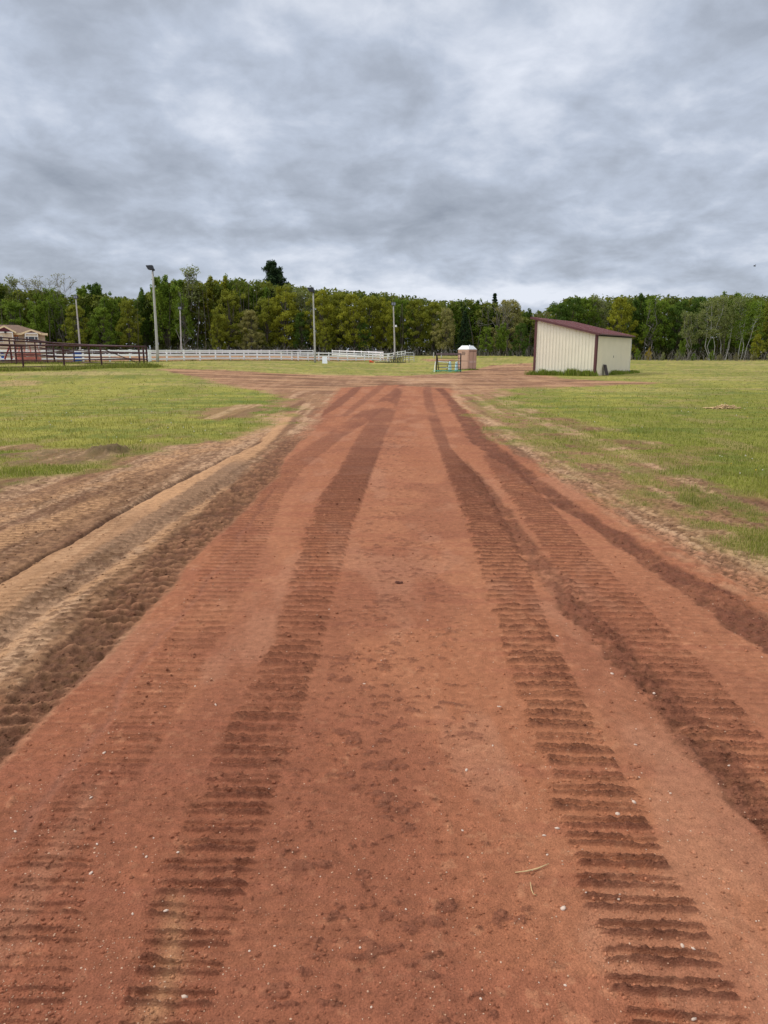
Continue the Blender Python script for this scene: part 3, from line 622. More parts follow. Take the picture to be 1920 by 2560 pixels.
# ---------------------------------------------------------------- portable toilet
pc = ground(1170.5, 925); D_ = pc[1]
a = math.radians(42); wl = 24.7 / FPX * D_ / math.cos(R(40)); 
lv = np.array([-math.cos(R(40)), math.sin(R(40)), 0]); rv = np.array([math.sin(R(40)), math.cos(R(40)), 0])
WLn = 25.5 / FPX * (D_ + .6) / (math.cos(R(40)) - pc[0] / pc[1] * -math.sin(R(40)) * 0 + .07); WRn = WLn * 1.12
HT = hz(D_, 874) - pc[2]; HTOP = hz(D_ + .5, 864) - pc[2]
pot = empty('portable_toilet', pc, 'faded tan portable toilet with white roof standing beside the dirt road', 'portable toilet')
zb_ = pc[2]
corn = [pc, pc + rv * WRn, pc + rv * WRn + lv * WLn, pc + lv * WLn]
b = MB(); b.hexa([P3(c, zb_ + .02) for c in corn] + [P3(c, zb_ + HT) for c in corn]); b.build('body', M['potty'], pot, bevel=.02)
def onface(o, d, n, u0, u1, z0, z1, t, name, m, parent, b=None, bev=0):
    own = b is None; b = b or MB(); n = np.array(n)
    P = [P3(o + d * u + n * k, z) for z in (z0, z1) for u, k in ((u0, t), (u1, t), (u1, -.005), (u0, -.005))]
    b.hexa(P); return b.build(name, m, parent, bevel=bev) if own else b
nl = -rv; nrr = -lv
b = MB()
for (d, n, W_) in ((lv, nl, WLn), (rv, nrr, WRn)):
    onface(pc, d, n, .0, .05, zb_, zb_ + HT, .03, '', None, None, b); onface(pc, d, n, W_ - .05, W_, zb_, zb_ + HT, .03, '', None, None, b)
    onface(pc, d, n, .052, W_ - .052, zb_ + HT - .17, zb_ + HT - .01, .025, '', None, None, b); onface(pc, d, n, .052, W_ - .052, zb_, zb_ + .10, .028, '', None, None, b)
b.build('frame', M['potty'], pot)
onface(pc, lv, nl, .10, WLn - .10, zb_ + .13, zb_ + .80, .022, 'lower_panel', M['potty'], pot, bev=.01)
dr = onface(pc, lv, nl, .10, WLn - .10, zb_ + .84, zb_ + HT - .20, .018, 'upper_panel', M['potty'], pot, bev=.01)
onface(pc, lv, nl, .08, WLn - .1, zb_ + .80, zb_ + .84, .012, 'panel_seam', M['potty_dark'], pot)
d0 = onface(pc, rv, nrr, .60 * WRn, .95 * WRn, zb_ + .12, zb_ + HT - .2, .02, 'side_panel', M['potty'], pot, bev=.01)
door = onface(pc, rv, nrr, .07, .555 * WRn, zb_ + .12, zb_ + HT - .2, .02, 'door', M['potty'], pot, bev=.01)
b = MB(); onface(pc, rv, nrr, .565 * WRn, .595 * WRn, zb_ + .1, zb_ + HT - .16, .012, '', None, None, b); onface(pc, rv, nrr, .04, .065, zb_ + .1, zb_ + HT - .16, .034, '', None, None, b)
onface(pc, rv, nrr, .1, WRn - .08, zb_ + HT - .16, zb_ + HT - .10, .032, '', None, None, b); b.build('dark_seam', M['potty_dark'], pot)
b = MB(); onface(pc, rv, nrr, .08, .54 * WRn, zb_ + .66, zb_ + .84, .03, '', None, None, b); onface(pc, rv, nrr, .61 * WRn, .94 * WRn, zb_ + .66, zb_ + .84, .03, '', None, None, b); b.build('scuffed_band', M['potty_light'], pot)
rr = np.random.default_rng(6)   # three short lines of dark lettering, too blurred in the photo to read
for li, (z0, x0, x1) in enumerate(((1.60, .62, .36), (1.49, .62, .33), (1.38, .66, .34))):
    x = x0; b = MB()
    while x > x1:
        wq = .02 + .02 * rr.random(); hh_ = .05 + .02 * rr.random()
        onface(pc, lv, nl, (x - wq) * WLn, x * WLn, zb_ + z0, zb_ + z0 + hh_, .026, '', None, None, b)
        if rr.random() < .5: onface(pc, lv, nl, (x - wq - .02) * WLn, (x - wq) * WLn, zb_ + z0 + hh_ * .3, zb_ + z0 + hh_ * .55, .0255, '', None, None, b)
        x -= wq + .014 + .015 * rr.random()
    b.build('lettering', M['black_steel'], pot)
cen = (corn[0] + corn[2]) / 2
low = [cen + (c - cen) * 1.06 for c in corn]; top = [cen + (c - cen) * .62 for c in corn]; 
b = MB(); b.hexa([P3(c, zb_ + HT) for c in low] + [P3(c, zb_ + HT + .05) for c in low]); b.hexa([P3(c, zb_ + HT + .052) for c in [cen + (c - cen) * 1.03 for c in corn]] + [P3(c, zb_ + HTOP) for c in top])
rf = b.build('roof', M['white_plastic'], pot, bevel=.008)
b = MB(); v = cen + rv * WRn * .28; b.tube([P3(v, zb_ + HTOP - .06), P3(v, zb_ + HTOP + .07)], .05, 10); b.build('vent_pipe', M['white_plastic'], rf)

# ---------------------------------------------------------------- training frame with rails, bottle-shaped posts and netting
pf0 = ground(1090.5, 930); Df = pf0[1]; fz = pf0[2]
fx0, fx1 = xat(1091, 930, Df), xat(1151, 930, Df); ft = hz(Df, 885)
fr_ = empty('crossbar_rack', (fx0, Df, fz), 'dark brown steel frame with thin crossbars standing left of the tan toilet', 'rack')
b = MB(); b.beam((fx0, Df, fz), (fx0, Df, ft), .09, .09, up=(0, 1, 0)); b.build('post', M['frame_brown'], fr_)
b = MB(); b.beam((fx1, Df, fz), (fx1, Df, ft), .09, .09, up=(0, 1, 0)); b.build('post', M['frame_brown'], fr_)
b = MB(); b.beam((fx0 - .045, Df, ft), (fx1 + .045, Df, ft), .12, .13); b.build('top_bar', M['lit_brown'], fr_)
for zz_ in (895.5, 902.5, 910.5, 918, 926):
    b = MB(); b.tube([(fx0, Df, hz(Df, zz_)), (fx1, Df, hz(Df, zz_))], .024, 8); b.build('crossbar', M['frame_brown'], fr_)
b = MB(); b.beam((fx0 + .04, Df + .05, ft - .1), (fx0 + .26, Df + .75, fz), .06, .06); b.build('brace', M['frame_brown'], fr_)
def jump_post(px, pb, pt, Yd, label):
    x = xat(px, pb, Yd); z0 = float(terr(x, Yd)); H_ = hz(Yd, pt) - z0; o = empty('jump_barrel', (x, Yd, z0), label, 'barrel', 'pale blue barrels behind the brown frame')
    b = MB(); r0 = .135; prof = [(0, r0), (.05, r0 * 1.03), (.42, r0 * 1.02), (.45, r0 * .9), (.72, r0 * .88), (.76, r0 * .78), (.93, r0 * .72), (.98, r0 * .5), (1, .03)]
    b.tube([(x, Yd, z0 + H_ * t) for t, _ in prof], [q for _, q in prof], 16); b.build('body', M['blue_plastic'], o, smooth=True)
    b = MB(); b.tube([(x, Yd, z0 + H_ * .955), (x, Yd, z0 + H_ * 1.03)], [.09, .05], 12); b.build('cap', M['white_plastic'], o, smooth=True)
jump_post(1124.6, 926, 904, Df + .9, 'tall pale blue plastic barrel, left of the two behind the brown frame')
jump_post(1141, 926, 905, Df + .7, 'tall pale blue plastic barrel close beside the tan toilet')
def leanrail(name, p, q, r_, m, label, cat='pole', group=None):
    b = MB(); b.tube([p, q], r_, 8); return tag(b.build(name, m), label, cat, group)
Yr = Df + .85; X_ = lambda px, Yd: xat(px, 915, Yd); Z_ = lambda py, Yd: hz(Yd, py)
leanrail('jump_pole', (X_(1094, Yr), Yr, Z_(904, Yr)), (X_(1121, Yr), Yr, Z_(906, Yr)), .03, M['white_plastic'], 'upper cream pole hanging between the frame and a blue barrel')
leanrail('jump_pole', (X_(1096, Yr), Yr, Z_(918.5, Yr)), (X_(1119, Yr), Yr, Z_(919.5, Yr)), .03, M['white_plastic'], 'lower cream pole hanging between the frame and a blue barrel')
o = empty('jump_standard', (X_(1088, Df + .1), Df + .1, fz), 'white wooden jump stand against the left post of the brown frame', 'jump stand')
b = MB(); b.beam((X_(1085.5, Df - .3), Df - .3, fz), (X_(1088.6, Df + .1), Df + .1, Z_(904, Df)), .05, .05); b.build('leg', M['trimw'], o)
b = MB(); b.beam((X_(1092.5, Df + .4), Df + .4, fz), (X_(1089.4, Df + .1), Df + .1, Z_(904, Df)), .05, .05); b.build('leg', M['trimw'], o)
b = MB(); b.beam((X_(1086.2, Df), Df, fz + .25), (X_(1092, Df), Df, fz + .27), .03, .05); b.build('stretcher', M['trimw'], o)
o = empty('jump_standard', (X_(1150, Df + .5), Df + .5, fz), 'white jump stand with curved top bar between blue barrel and toilet', 'jump stand')
b = MB(); b.tube([(X_(1142.5, Df + .5), Df + .5, Z_(904.5, Df)), (X_(1145, Df + .5), Df + .5, Z_(903, Df)), (X_(1149, Df + .5), Df + .5, Z_(904.5, Df))], .03, 8); b.build('top_bar', M['trimw'], o)
b = MB(); b.beam((X_(1152.6, Df + .3), Df + .3, fz), (X_(1150, Df + .5), Df + .5, Z_(905, Df)), .05, .05); b.build('leg', M['trimw'], o)
o = empty('folding_stand', (X_(1121, Df + 1.2), Df + 1.2, fz), 'small black A-shaped stand behind the left blue barrel', 'stand')
for s_ in (-1, 1):
    b = MB(); b.beam((X_(1121 + 5 * s_, Df + 1.2), Df + 1.2, fz), (X_(1122, Df + 1.2), Df + 1.2, Z_(905, Df + 1)), .04, .04); b.build('leg', M['frame_brown'], o)
b = MB(); rr = np.random.default_rng(9)
for k in range(46):
    u = rr.random(); px = 1086 + u * 62; 
    if 1112 < px < 1132 and rr.random() < .6: continue
    x0 = X_(px, Df - .4); y0 = Df - .6 + rr.random() * .8; rad = .12 + .2 * rr.random(); a0 = rr.random() * 6.3
    pts = [(x0 + rad * math.cos(a0 + t * .55) * (1 + .3 * math.sin(t)), y0 + rad * .8 * math.sin(a0 + t * .55), fz + .05 + .05 * rr.random() + .05 * math.sin(t * 1.7) ** 2) for t in range(9)]
    b.tube(pts, .013, 5)
tag(b.build('green_netting', M['net'], smooth=True), 'tangled mint green netting lying on the grass under the brown frame', 'netting')

# ---------------------------------------------------------------- white fences
def fence(name, posts, top, label, group=None, h=1.12, rails=(1.0, .60, .25), rw=.16, pw=.14, thick=.04, gaps=()):
    """posts: list of ground places"""
    o = empty(name, posts[0], label, 'fence', group)
    for p in posts:
        b = MB(); b.box((p[0], p[1], p[2] + h / 2 - .1), (pw, pw, h + .2)); b.build('post', M['white_paint'], o)
    for ri, rh in enumerate(rails):
        b = MB()
        for i in range(len(posts) - 1):
            if i in gaps: continue
            p, q = posts[i], posts[i + 1]; d = (q - p) / np.linalg.norm((q - p)[:2]); n = np.array([d[1], -d[0], 0]) * (pw / 2 + thick / 2)
            b.beam(P3(p + n + d * .003, p[2] + rh), P3(q + n - d * .003, q[2] + rh), thick, rw)
        b.build('rail', M['white_paint'], o)
    return o
def yfor(px):     # distance of the arena's near side
    return float(np.interp(px, [-600, 373, 950, 1010], [66.5, 68.5, 107, 112]))
near1 = [at(px, yfor(px)) for px in (-330, -264, -198, -133, -67, 0, 68, 139, 208, 274, 325)]
rr = np.random.default_rng(2)
def jit(P):
    for p in P: p[2] += rr.normal(0, .012)
    return P
fence('white_fence', jit(near1 + [at(372, 68.5)]), 1, 'white three-rail fence running behind the maroon pipe pen', 'white fences of the riding arena')
near2 = [at(px, yfor(px)) for px in (373.5, 417, 460, 500, 539, 575, 610, 643, 674, 703, 730)]
near2[0] = at(376, 68.6)
fence('white_fence', jit(near2), 1, 'white three-rail fence between the tall left light pole and the small gate', 'white fences of the riding arena')
g0, g1 = at(731.5, yfor(731.5)), at(744, yfor(744))
gt = empty('white_gate', g0, 'narrow white three-rail gate in the arena fence left of the middle pole', 'gate')
b = MB(); 
for rh in (1.0, .6, .25): b.beam(g0 + (0, -.12, rh), g1 + (0, -.12, rh), .04, .12)
b.build('gate_rails', M['white_paint'], gt)
near3 = [at(px, yfor(px)) for px in (745, 770, 797, 822, 845, 869, 890, 911, 932, 951, 969)]
fence('white_fence', jit(near3), 1, 'white three-rail fence from the middle light pole to the small bleacher', 'white fences of the riding arena')
fence('white_fence', [at(px, Y) for px, Y in ((972, 110), (984, 118), (994, 127), (1004, 136), (1013, 146))], 1, 'short white fence end behind the black bleacher', 'white fences of the riding arena')
fence('white_fence', [at(px, Y) for px, Y in zip(np.linspace(-60, 783, 27), np.linspace(132, 150, 27))], 1, 'far white fence across the back of the riding arena below the trees', 'white fences of the riding arena', h=1.15)
fence('white_fence', [at(px, Y) for px, Y in zip(np.linspace(831, 958, 8), np.linspace(140, 120, 8))], 1, 'far white fence piece showing above the near fence left of the bleacher', 'white fences of the riding arena', h=1.18)

# ---------------------------------------------------------------- tall light poles
def light_pole(px_b, py_b, px_t, py_t, Yd, head, label, r0=.14, box=False, aim=-1):
    p = at(px_b, Yd); zt = hz(Yd, py_t)
    xt = xat(px_t, py_t, Yd)
    d_ = ray(px_t, py_t); xt = d_[0] / d_[1] * Yd
    dx_ = ray(px_b, py_b); p[0] = dx_[0] / dx_[1] * Yd; p[2] = float(terr(p[0], Yd))
    o = empty('light_pole', p, label, 'light pole', 'tall light poles around the riding arena')
    n = 9; pts = [(p[0] + (xt - p[0]) * t + math.sin(t * 5) * .02, Yd, p[2] - .1 + (zt - p[2] + .1) * t) for t in np.linspace(0, 1, n)]
    b = MB(); b.tube(pts, list(np.linspace(r0, r0 * .62, n)), 14); b.build('pole', M['pole_wood'], o, smooth=True)
    b = MB()
    if box:
        b.box((xt, Yd, zt + .26), (.66, .4, .5)); h_ = b.build('lamp_head', M['lamp_black'], o, bevel=.05)
        for s_ in (-1, 1):
            b = MB(); b.box((xt + .155 * s_, Yd - .205, zt + .26), (.24, .02, .36)); b.build('lens', M['lamp_glass'], h_)
    else:      # one big floodlight tilted away from the pole
        s = head; a_ = aim
        P = [(xt + a_ * .85 * s, -.28, .52), (xt + a_ * .52 * s, -.28, -.06), (xt - a_ * .20 * s, -.28, -.10), (xt - a_ * .02 * s, -.28, .56)]
        Pl = [(x, Yd - .30 * s, zt + .18 + z * s) for x, _, z in P]; Pr = [(x, Yd + .30 * s, zt + .18 + z * s) for x, _, z in P]
        b.hexa(Pl + Pr); h_ = b.build('lamp_head', M['lamp_black'], o, bevel=.05)
        b = MB(); q0, q1 = np.array(P[0]), np.array(P[1]); f0 = (q0 + (q1 - q0) * .12); f1 = q0 + (q1 - q0) * .9
        b.hexa([(f0[0] + a_ * .02, Yd - .25 * s, zt + .18 + f0[2] * s), (f1[0] + a_ * .02, Yd - .25 * s, zt + .18 + f1[2] * s), (f1[0] + a_ * .02, Yd + .25 * s, zt + .18 + f1[2] * s), (f0[0] + a_ * .02, Yd + .25 * s, zt + .18 + f0[2] * s),
                (f0[0] - a_ * .05, Yd - .25 * s, zt + .18 + f0[2] * s), (f1[0] - a_ * .05, Yd - .25 * s, zt + .18 + f1[2] * s), (f1[0] - a_ * .05, Yd + .25 * s, zt + .18 + f1[2] * s), (f0[0] - a_ * .05, Yd + .25 * s, zt + .18 + f0[2] * s)])
        b.build('lens', M['lamp_glass'], h_)
    b = MB(); b.tube([(xt, Yd, zt - .35), (xt, Yd, zt + .2)], [.07, .06], 10); b.box((xt + .08, Yd - .03, zt + .14), (.2, .16, .16)); b.build('bracket', M['lamp_black'], o)
    return o
light_pole(394, 902, 382, 679, 66.2, .66, 'tallest weathered grey light pole, in front of the fence by the pipe pen', .135)
light_pole(201, 884, 190, 747, 118, 1, 'thin light pole with square twin lamp behind the left pipe pen', .15, box=True)
light_pole(453, 886, 450.5, 774, 138, 1, 'short far light pole just right of the tallest pole', .15, box=True)
light_pole(787.5, 903, 783.5, 733, 86.5, .85, 'pale grey light pole in the middle, beside the white board', .125)
lp5 = light_pole(987, 899, 984, 764, 116, 1, 'light pole rising behind the small black bleacher', .14, box=True)
b = MB(); b.box((xat(989.5, 815, 116), 115.9, hz(116, 815)), (.3, .2, .3)); b.build('junction_box', M['white_plastic'], lp5)

# ---------------------------------------------------------------- maroon pipe pen
def pipe_run(name, posts, label, frac=(1.0, .68, .36, .07), pr=.06, rr_=.038, skip=()):
    """posts: (px, py_bottom, py_top, distance)"""
    P = []
    for px, pb, pt, Yd in posts:
        x = xat(px, pb, Yd); z = float(terr(x, Yd)); P.append((np.array([x, Yd, z]), hz(Yd, pt) - z))
    o = empty(name, P[0][0], label, 'pen panel', 'maroon pipe panels of the livestock pen')
    for i, (p, h) in enumerate(P):
        if i in skip: continue
        b = MB(); b.tube([p - (0, 0, .1), p + (0, 0, h)], pr, 10); b.build('post', M['red_pipe'], o, smooth=False)
    for k, f in enumerate(frac):
        b = MB(); pts = [p + (0, -.03 if k else 0, h * f) for p, h in P]; b.tube(pts, rr_ * (1.5 if k == 0 else 1), 8); b.build('rail', M['red_pipe'], o)
    return o, P
o, P = pipe_run('pipe_fence', [(-160, 931, 857, 45.5), (-60, 930, 860, 46.3), (60, 928, 863, 47.6), (162, 926, 864, 48.3), (255, 920, 865.5, 50), (350, 917, 866.5, 51.5), (369, 917, 866.5, 52)], 'nearest maroon pipe fence of the livestock pen, on the grass')
b = MB(); p0 = np.array([xat(256, 872, 50.1), 50.1, hz(50.1, 872)]); p1 = np.array([xat(361, 914, 52.2), 52.2, hz(52.2, 914)]); b.tube([p0, p1], .03, 8); b.build('diagonal_brace', M['red_pipe'], o)
pipe_run('pipe_fence', [(361, 915, 867, 53), (225, 909, 862.5, 57.5), (137, 909, 857, 58), (42, 909, 852.5, 56), (-60, 909, 847, 54), (-160, 910, 843, 53)], 'second maroon pipe fence, closing the back of the livestock pen', pr=.065)
pipe_run('pipe_fence', [(186, 899, 866, 63), (91, 897, 850, 61.5), (28, 896, 845, 60), (-40, 896, 840.5, 59), (-120, 897, 836, 58)], 'rearmost maroon pipe fence, its top rail ending before the tan house', pr=.055)
pipe_run('pipe_gate', [(119, 910, 861, 57), (186, 901, 867, 62.5)], 'short maroon gate joining the pen back fence to the rear fence', pr=.045)
# red A-frame stand, faded bale feeder, barrel
def PT(px, py, Yd): return np.array([xat(px, py, Yd), Yd, hz(Yd, py)])
o = empty('hay_stand', at(20, 62), 'bright red steel A-frame stand among the pen pipes', 'stand')
for s_ in (0, .8):
    b = MB(); b.tube([PT(25, 863, 62 + s_), PT(12, 898, 62 + s_)], .07, 8); b.build('leg', M['bright_red'], o)
    b = MB(); b.tube([PT(25, 863, 62 + s_), PT(31, 898, 62 + s_)], .05, 8); b.build('leg', M['bright_red'], o)
b = MB(); b.tube([PT(18, 882, 62), PT(28, 882, 62)], .04, 8); b.tube([PT(25, 863, 61.9), PT(25, 863, 62.9)], .07, 8); b.build('crossbar', M['bright_red'], o)
fc = at(70, 64.5); o = empty('bale_feeder', fc, 'faded pink round hay bale feeder standing inside the pen', 'bale feeder')
def ring(b, c, rad, z, r_, n=28): b.tube([(c[0] + rad * math.cos(t), c[1] + rad * math.sin(t), c[2] + z) for t in np.linspace(0, 6.2832, n)], r_, 6, cap=False)
b = MB()
for z in (.12, .55, 1.0): ring(b, fc, 1.05, z, .03)
b.build('hoop', M['faded_red'], o)
b = MB()
for z0, z1 in ((.14, .48), (.60, .78)):
    n = 28
    for k in range(n):
        t0, t1 = 6.2832 * k / n, 6.2832 * (k + 1) / n
        b.beam((fc[0] + 1.05 * math.cos(t0), fc[1] + 1.05 * math.sin(t0), fc[2] + (z0 + z1) / 2), (fc[0] + 1.05 * math.cos(t1), fc[1] + 1.05 * math.sin(t1), fc[2] + (z0 + z1) / 2), .015, z1 - z0)
b.build('sheet_skirt', M['faded_red'], o)
for k in range(12):
    t = 6.2832 * (k + .3) / 12; b = MB(); c_, s_ = math.cos(t), math.sin(t)
    b.tube([(fc[0] + 1.05 * c_, fc[1] + 1.05 * s_, fc[2] + .5), (fc[0] + .85 * c_, fc[1] + .85 * s_, fc[2] + 1.45)], .025, 6); b.build('slanted_bar', M['faded_red'], o)
b = MB(); ring(b, fc, .85, 1.45, .028); b.build('top_hoop', M['faded_red'], o)
def barrel(px, Yd, pt, pb, m, label, r_=.28):
    x = xat(px, pb, Yd); z0 = float(terr(x, Yd)); H_ = .9; o = empty('plastic_barrel', (x, Yd, z0), label, 'barrel', 'blue barrels near the pen')
    b = MB(); b.tube([(x, Yd, z0 + H_ * t) for t in (0, .03, .33, .35, .37, .63, .65, .67, .97, 1)], [r_ * q for q in (.9, 1, 1, 1.05, 1, 1, 1.05, 1, 1, .9)], 18); b.build('body', m, o, smooth=False)
    b = MB(); b.tube([(x, Yd, z0 + H_), (x, Yd, z0 + H_ + .03)], r_ * .8, 18); b.build('lid', M['white_plastic'], o)
barrel(190, 70.5, 0, 890, M['barrel_blue'], 'blue barrel at the arena fence, seen through the pen panels, left one')
barrel(196.5, 70.7, 0, 890, M['barrel_blue'], 'blue barrel at the arena fence beside the first, right one')
barrel(2, 71, 0, 890, M['barrel_blue'], 'blue barrel at the left edge, in front of the tan house')
# weathered logs lying by the thick pen post
b = MB(); b.tube([PT(198, 909.5, 56.5), PT(226, 906, 56.5)], [.05, .04], 7); tag(b.build('fallen_pole', M['log'], smooth=True), 'weathered pole lying against the thick pen post', 'pole')

# ---------------------------------------------------------------- tan house
HY = 96.0; hzb = float(terr(xat(60, 885, HY), HY))
house = empty('house', (xat(60, 885, HY), HY, hzb), 'tan house with brown shingle roof and maroon gables at the left edge', 'house')
def hx(px, Yd=HY): return xat(px, 850, Yd)
def hzz(py, Yd=HY): return hz(Yd, py)
eave = hzz(834); ridge = hzz(813, HY + 4.2)
xl_, xr_ = hx(-120), hx(113)
b = MB(); b.hexa([(xl_, HY, hzb - .2), (xr_, HY, hzb - .2), (xr_, HY + 8, hzb - .2), (xl_, HY + 8, hzb - .2), (xl_, HY, eave), (xr_, HY, eave), (xr_, HY + 8, eave), (xl_, HY + 8, eave)])
for k in range(60): b.beam((xl_ + (xr_ - xl_) * (k + .5) / 60, HY - .01, hzb), (xl_ + (xr_ - xl_) * (k + .5) / 60, HY - .01, eave - .2), .02, .03, up=(0, 1, 0))
b.build('wall', M['siding'], house)
b = MB(); ex = .35; rL, rR = xl_ - ex, xr_ + ex; ya, yb, ym = HY - ex, HY + 8 + ex, HY + 4; hipx = hx(83, ym)
b.add([(rL, ya, eave), (rR, ya, eave), (rR, yb, eave), (rL, yb, eave), (rL, ym, ridge), (hipx, ym, ridge)], [(0, 1, 5, 4), (1, 2, 5), (2, 3, 4, 5), (3, 0, 4), (3, 2, 1, 0)])
rfh = b.build('roof', M['shingle'], house)
b = MB(); b.beam((rL, ya - .02, eave - .06), (rR, ya - .02, eave - .06), .06, .26); b.beam((rR + .02, ya + .04, eave - .06), (rR + .02, yb, eave - .06), .06, .26); b.build('fascia', M['cream'], house)
b = MB(); v = (hx(36, HY + 1.5), HY + 1.5, hzz(823, HY + 1.5)); b.tube([(v[0], v[1], v[2] - .4), (v[0] + .0, v[1], v[2] + .3)], .09, 8); b.build('vent_pipe', M['steel'], rfh)
def gablet(pxl, pxm, pxr, pyb, pyt, dep, w_name):
    yf = HY - dep; A = np.array([hx(pxl, yf), yf, hz(yf, pyb)]); T_ = np.array([hx(pxm, yf), yf, hz(yf, pyt)]); B_ = np.array([hx(pxr, yf), yf, hz(yf, pyb)])
    b = MB(); back = np.array([0, 3.2, 0.]); n0 = [A + (.12, .02, -.02), T_ + (0, .02, -.1), B_ + (-.12, .02, -.02)]
    b.add(n0 + [p + (0, .12, 0) for p in n0], [(0, 2, 1), (3, 4, 5), (0, 1, 4, 3), (1, 2, 5, 4), (2, 0, 3, 5)]); b.build('gable', M['gable'], house)
    b = MB(); b.add([A, T_, T_ + back, A + back, A + (0, 0, -.09), T_ + (0, 0, -.09), T_ + back + (0, 0, -.09), A + back + (0, 0, -.09)], [(0, 1, 2, 3), (7, 6, 5, 4), (0, 4, 5, 1), (1, 5, 6, 2), (2, 6, 7, 3), (3, 7, 4, 0)])
    b.add([T_, B_, B_ + back, T_ + back, T_ + (0, 0, -.09), B_ + (0, 0, -.09), B_ + back + (0, 0, -.09), T_ + back + (0, 0, -.09)], [(0, 1, 2, 3), (7, 6, 5, 4), (0, 4, 5, 1), (1, 5, 6, 2), (2, 6, 7, 3), (3, 7, 4, 0)]); b.build('gable_roof', M['shingle'], house)
    b = MB(); b.beam(A + (0, -.03, -.1), T_ + (0, -.03, -.1), .05, .20); b.beam(T_ + (0, -.031, -.1), B_ + (0, -.031, -.1), .05, .20); b.build('rake_board', M['cream'], house)
    wl_, wr_ = A[0] + .45, B_[0] - .45
    b = MB(); b.hexa([(wl_, yf + .03, hzb - .2), (wr_, yf + .03, hzb - .2), (wr_, HY + .2, hzb - .2), (wl_, HY + .2, hzb - .2), (wl_, yf + .03, A[2]), (wr_, yf + .03, A[2]), (wr_, HY + .2, A[2]), (wl_, HY + .2, A[2])])
    b.build('bay_wall', M['siding'], house)
    b = MB(); b.box(((wl_ + wr_) / 2, yf, A[2] - .06), (wr_ - wl_, .05, .16)); b.box((wl_ + .04, yf, (hzb + A[2]) / 2), (.12, .05, A[2] - hzb - .24)); b.box((wr_ - .04, yf, (hzb + A[2]) / 2), (.12, .05, A[2] - hzb - .24)); b.build('trim_board', M['trimw'], house)
    return yf
y1 = gablet(-32, 2, 30, 830, 814, 1.4, 'a'); y2 = gablet(47, 72, 96, 832, 823, .9, 'b')
def window(px0, px1, py0, py1, yf, mull=()):
    x0, x1, z0, z1 = hx(px0, yf), hx(px1, yf), hz(yf, py1), hz(yf, py0)
    b = MB(); t = .07
    for c, s in ((((x0 + x1) / 2, yf - .03, z0), (x1 - x0 + t, .07, t)), (((x0 + x1) / 2, yf - .03, z1), (x1 - x0 + t, .07, t)), ((x0, yf - .031, (z0 + z1) / 2), (t, .06, z1 - z0 - t)), ((x1, yf - .031, (z0 + z1) / 2), (t, .06, z1 - z0 - t))): b.box(c, s)
    for m_ in mull: b.box((x0 + (x1 - x0) * m_, yf - .031, (z0 + z1) / 2), (t, .06, z1 - z0 - t))
    w_ = b.build('window', M['trimw'], house)
    b = MB(); b.box(((x0 + x1) / 2, yf - .015, (z0 + z1) / 2), (x1 - x0 - t, .02, z1 - z0 - t)); b.build('pane', M['glass'], w_)
window(37.5, 47, 840, 853, HY, (.5,)); window(55, 87, 841, 854, y2, (.25, .75)); window(93, 103, 852, 866, HY, (.4,)); window(-22, -4, 841, 855, y1, (.5,))
b = MB(); b.box(((hx(22.5, y1) + hx(34, y1)) / 2, HY - .04, (hzz(833) + hzz(842)) / 2), (hx(34) - hx(22), .06, hzz(833) - hzz(842))); b.box(((hx(27) + hx(37)) / 2, HY - .04, (hzz(845) + hzz(852)) / 2), (hx(37) - hx(27), .06, .3)); b.build('sheathing_board', M['osb'], house)
b = MB(); b.box((hx(4, y1), y1 - .12, hz(y1, 831)), (.28, .22, .22)); b.build('wall_lamp', M['black_steel'], house)
house.rotation_euler = (0, 0, R(25)); house.scale = (.91, 1, 1)

# ---------------------------------------------------------------- bleacher, pipe hurdles, cone, board
BY_ = 98.0; z0 = float(terr(xat(975, 905, BY_), BY_))
bl = empty('bleacher', at(960, BY_), 'small black steel bleacher with bench rows at the end of the white fence', 'bleacher')
gb = lambda px: xat(px, 905, BY_)
zr = [hz(BY_, p) for p in (902, 896.5, 891.5, 888)]
steps = [(938, 978, 902.5, 0), (952, 990, 897.5, .7), (970, 1003, 893, 1.4), (983, 1012, 888.5, 2.1)]
for i, (a_, c_, py_, dy_2) in enumerate(steps):
    b = MB(); yy = BY_ + dy_2; b.box(((gb(a_) + gb(c_)) / 2, yy, hz(yy, py_)), (gb(c_) - gb(a_), .28, .05)); b.build('bench', M['steel'] if i == 0 else M['black_steel'], bl)
    b = MB(); n_ = 4 + i
    for k in range(n_):
        x = gb(a_) + (gb(c_) - gb(a_)) * (k + .5) / n_; b.beam((x, yy, z0 - .02), (x, yy, hz(yy, py_) - .03), .05, .05, up=(0, 1, 0))
    for k in range(n_ - 1):
        xa = gb(a_) + (gb(c_) - gb(a_)) * (k + .5) / n_; xb = gb(a_) + (gb(c_) - gb(a_)) * (k + 1.5) / n_; b.tube([(xa, yy, z0), (xb, yy, hz(yy, py_) - .06)], .02, 6)
    b.build('support_frame', M['black_steel'], bl)
b = MB(); b.beam((gb(938), BY_ - .1, z0 + .08), (gb(1014), BY_ - .1, z0 + .08), .06, .08); b.build('base_runner', M['black_steel'], bl)
b = MB()
for px in (993.5, 1014.5, 1024): b.beam((gb(px), BY_ + 2.2, z0), (gb(px), BY_ + 2.2, hz(BY_ + 2.2, 886)), .06, .06, up=(0, 1, 0))
b.beam((gb(1014), BY_ + 2.2, hz(BY_ + 2.2, 886.5)), (gb(1024), BY_ + 2.2, hz(BY_ + 2.2, 886)), .05, .05); b.build('guard_rail', M['black_steel'], bl)
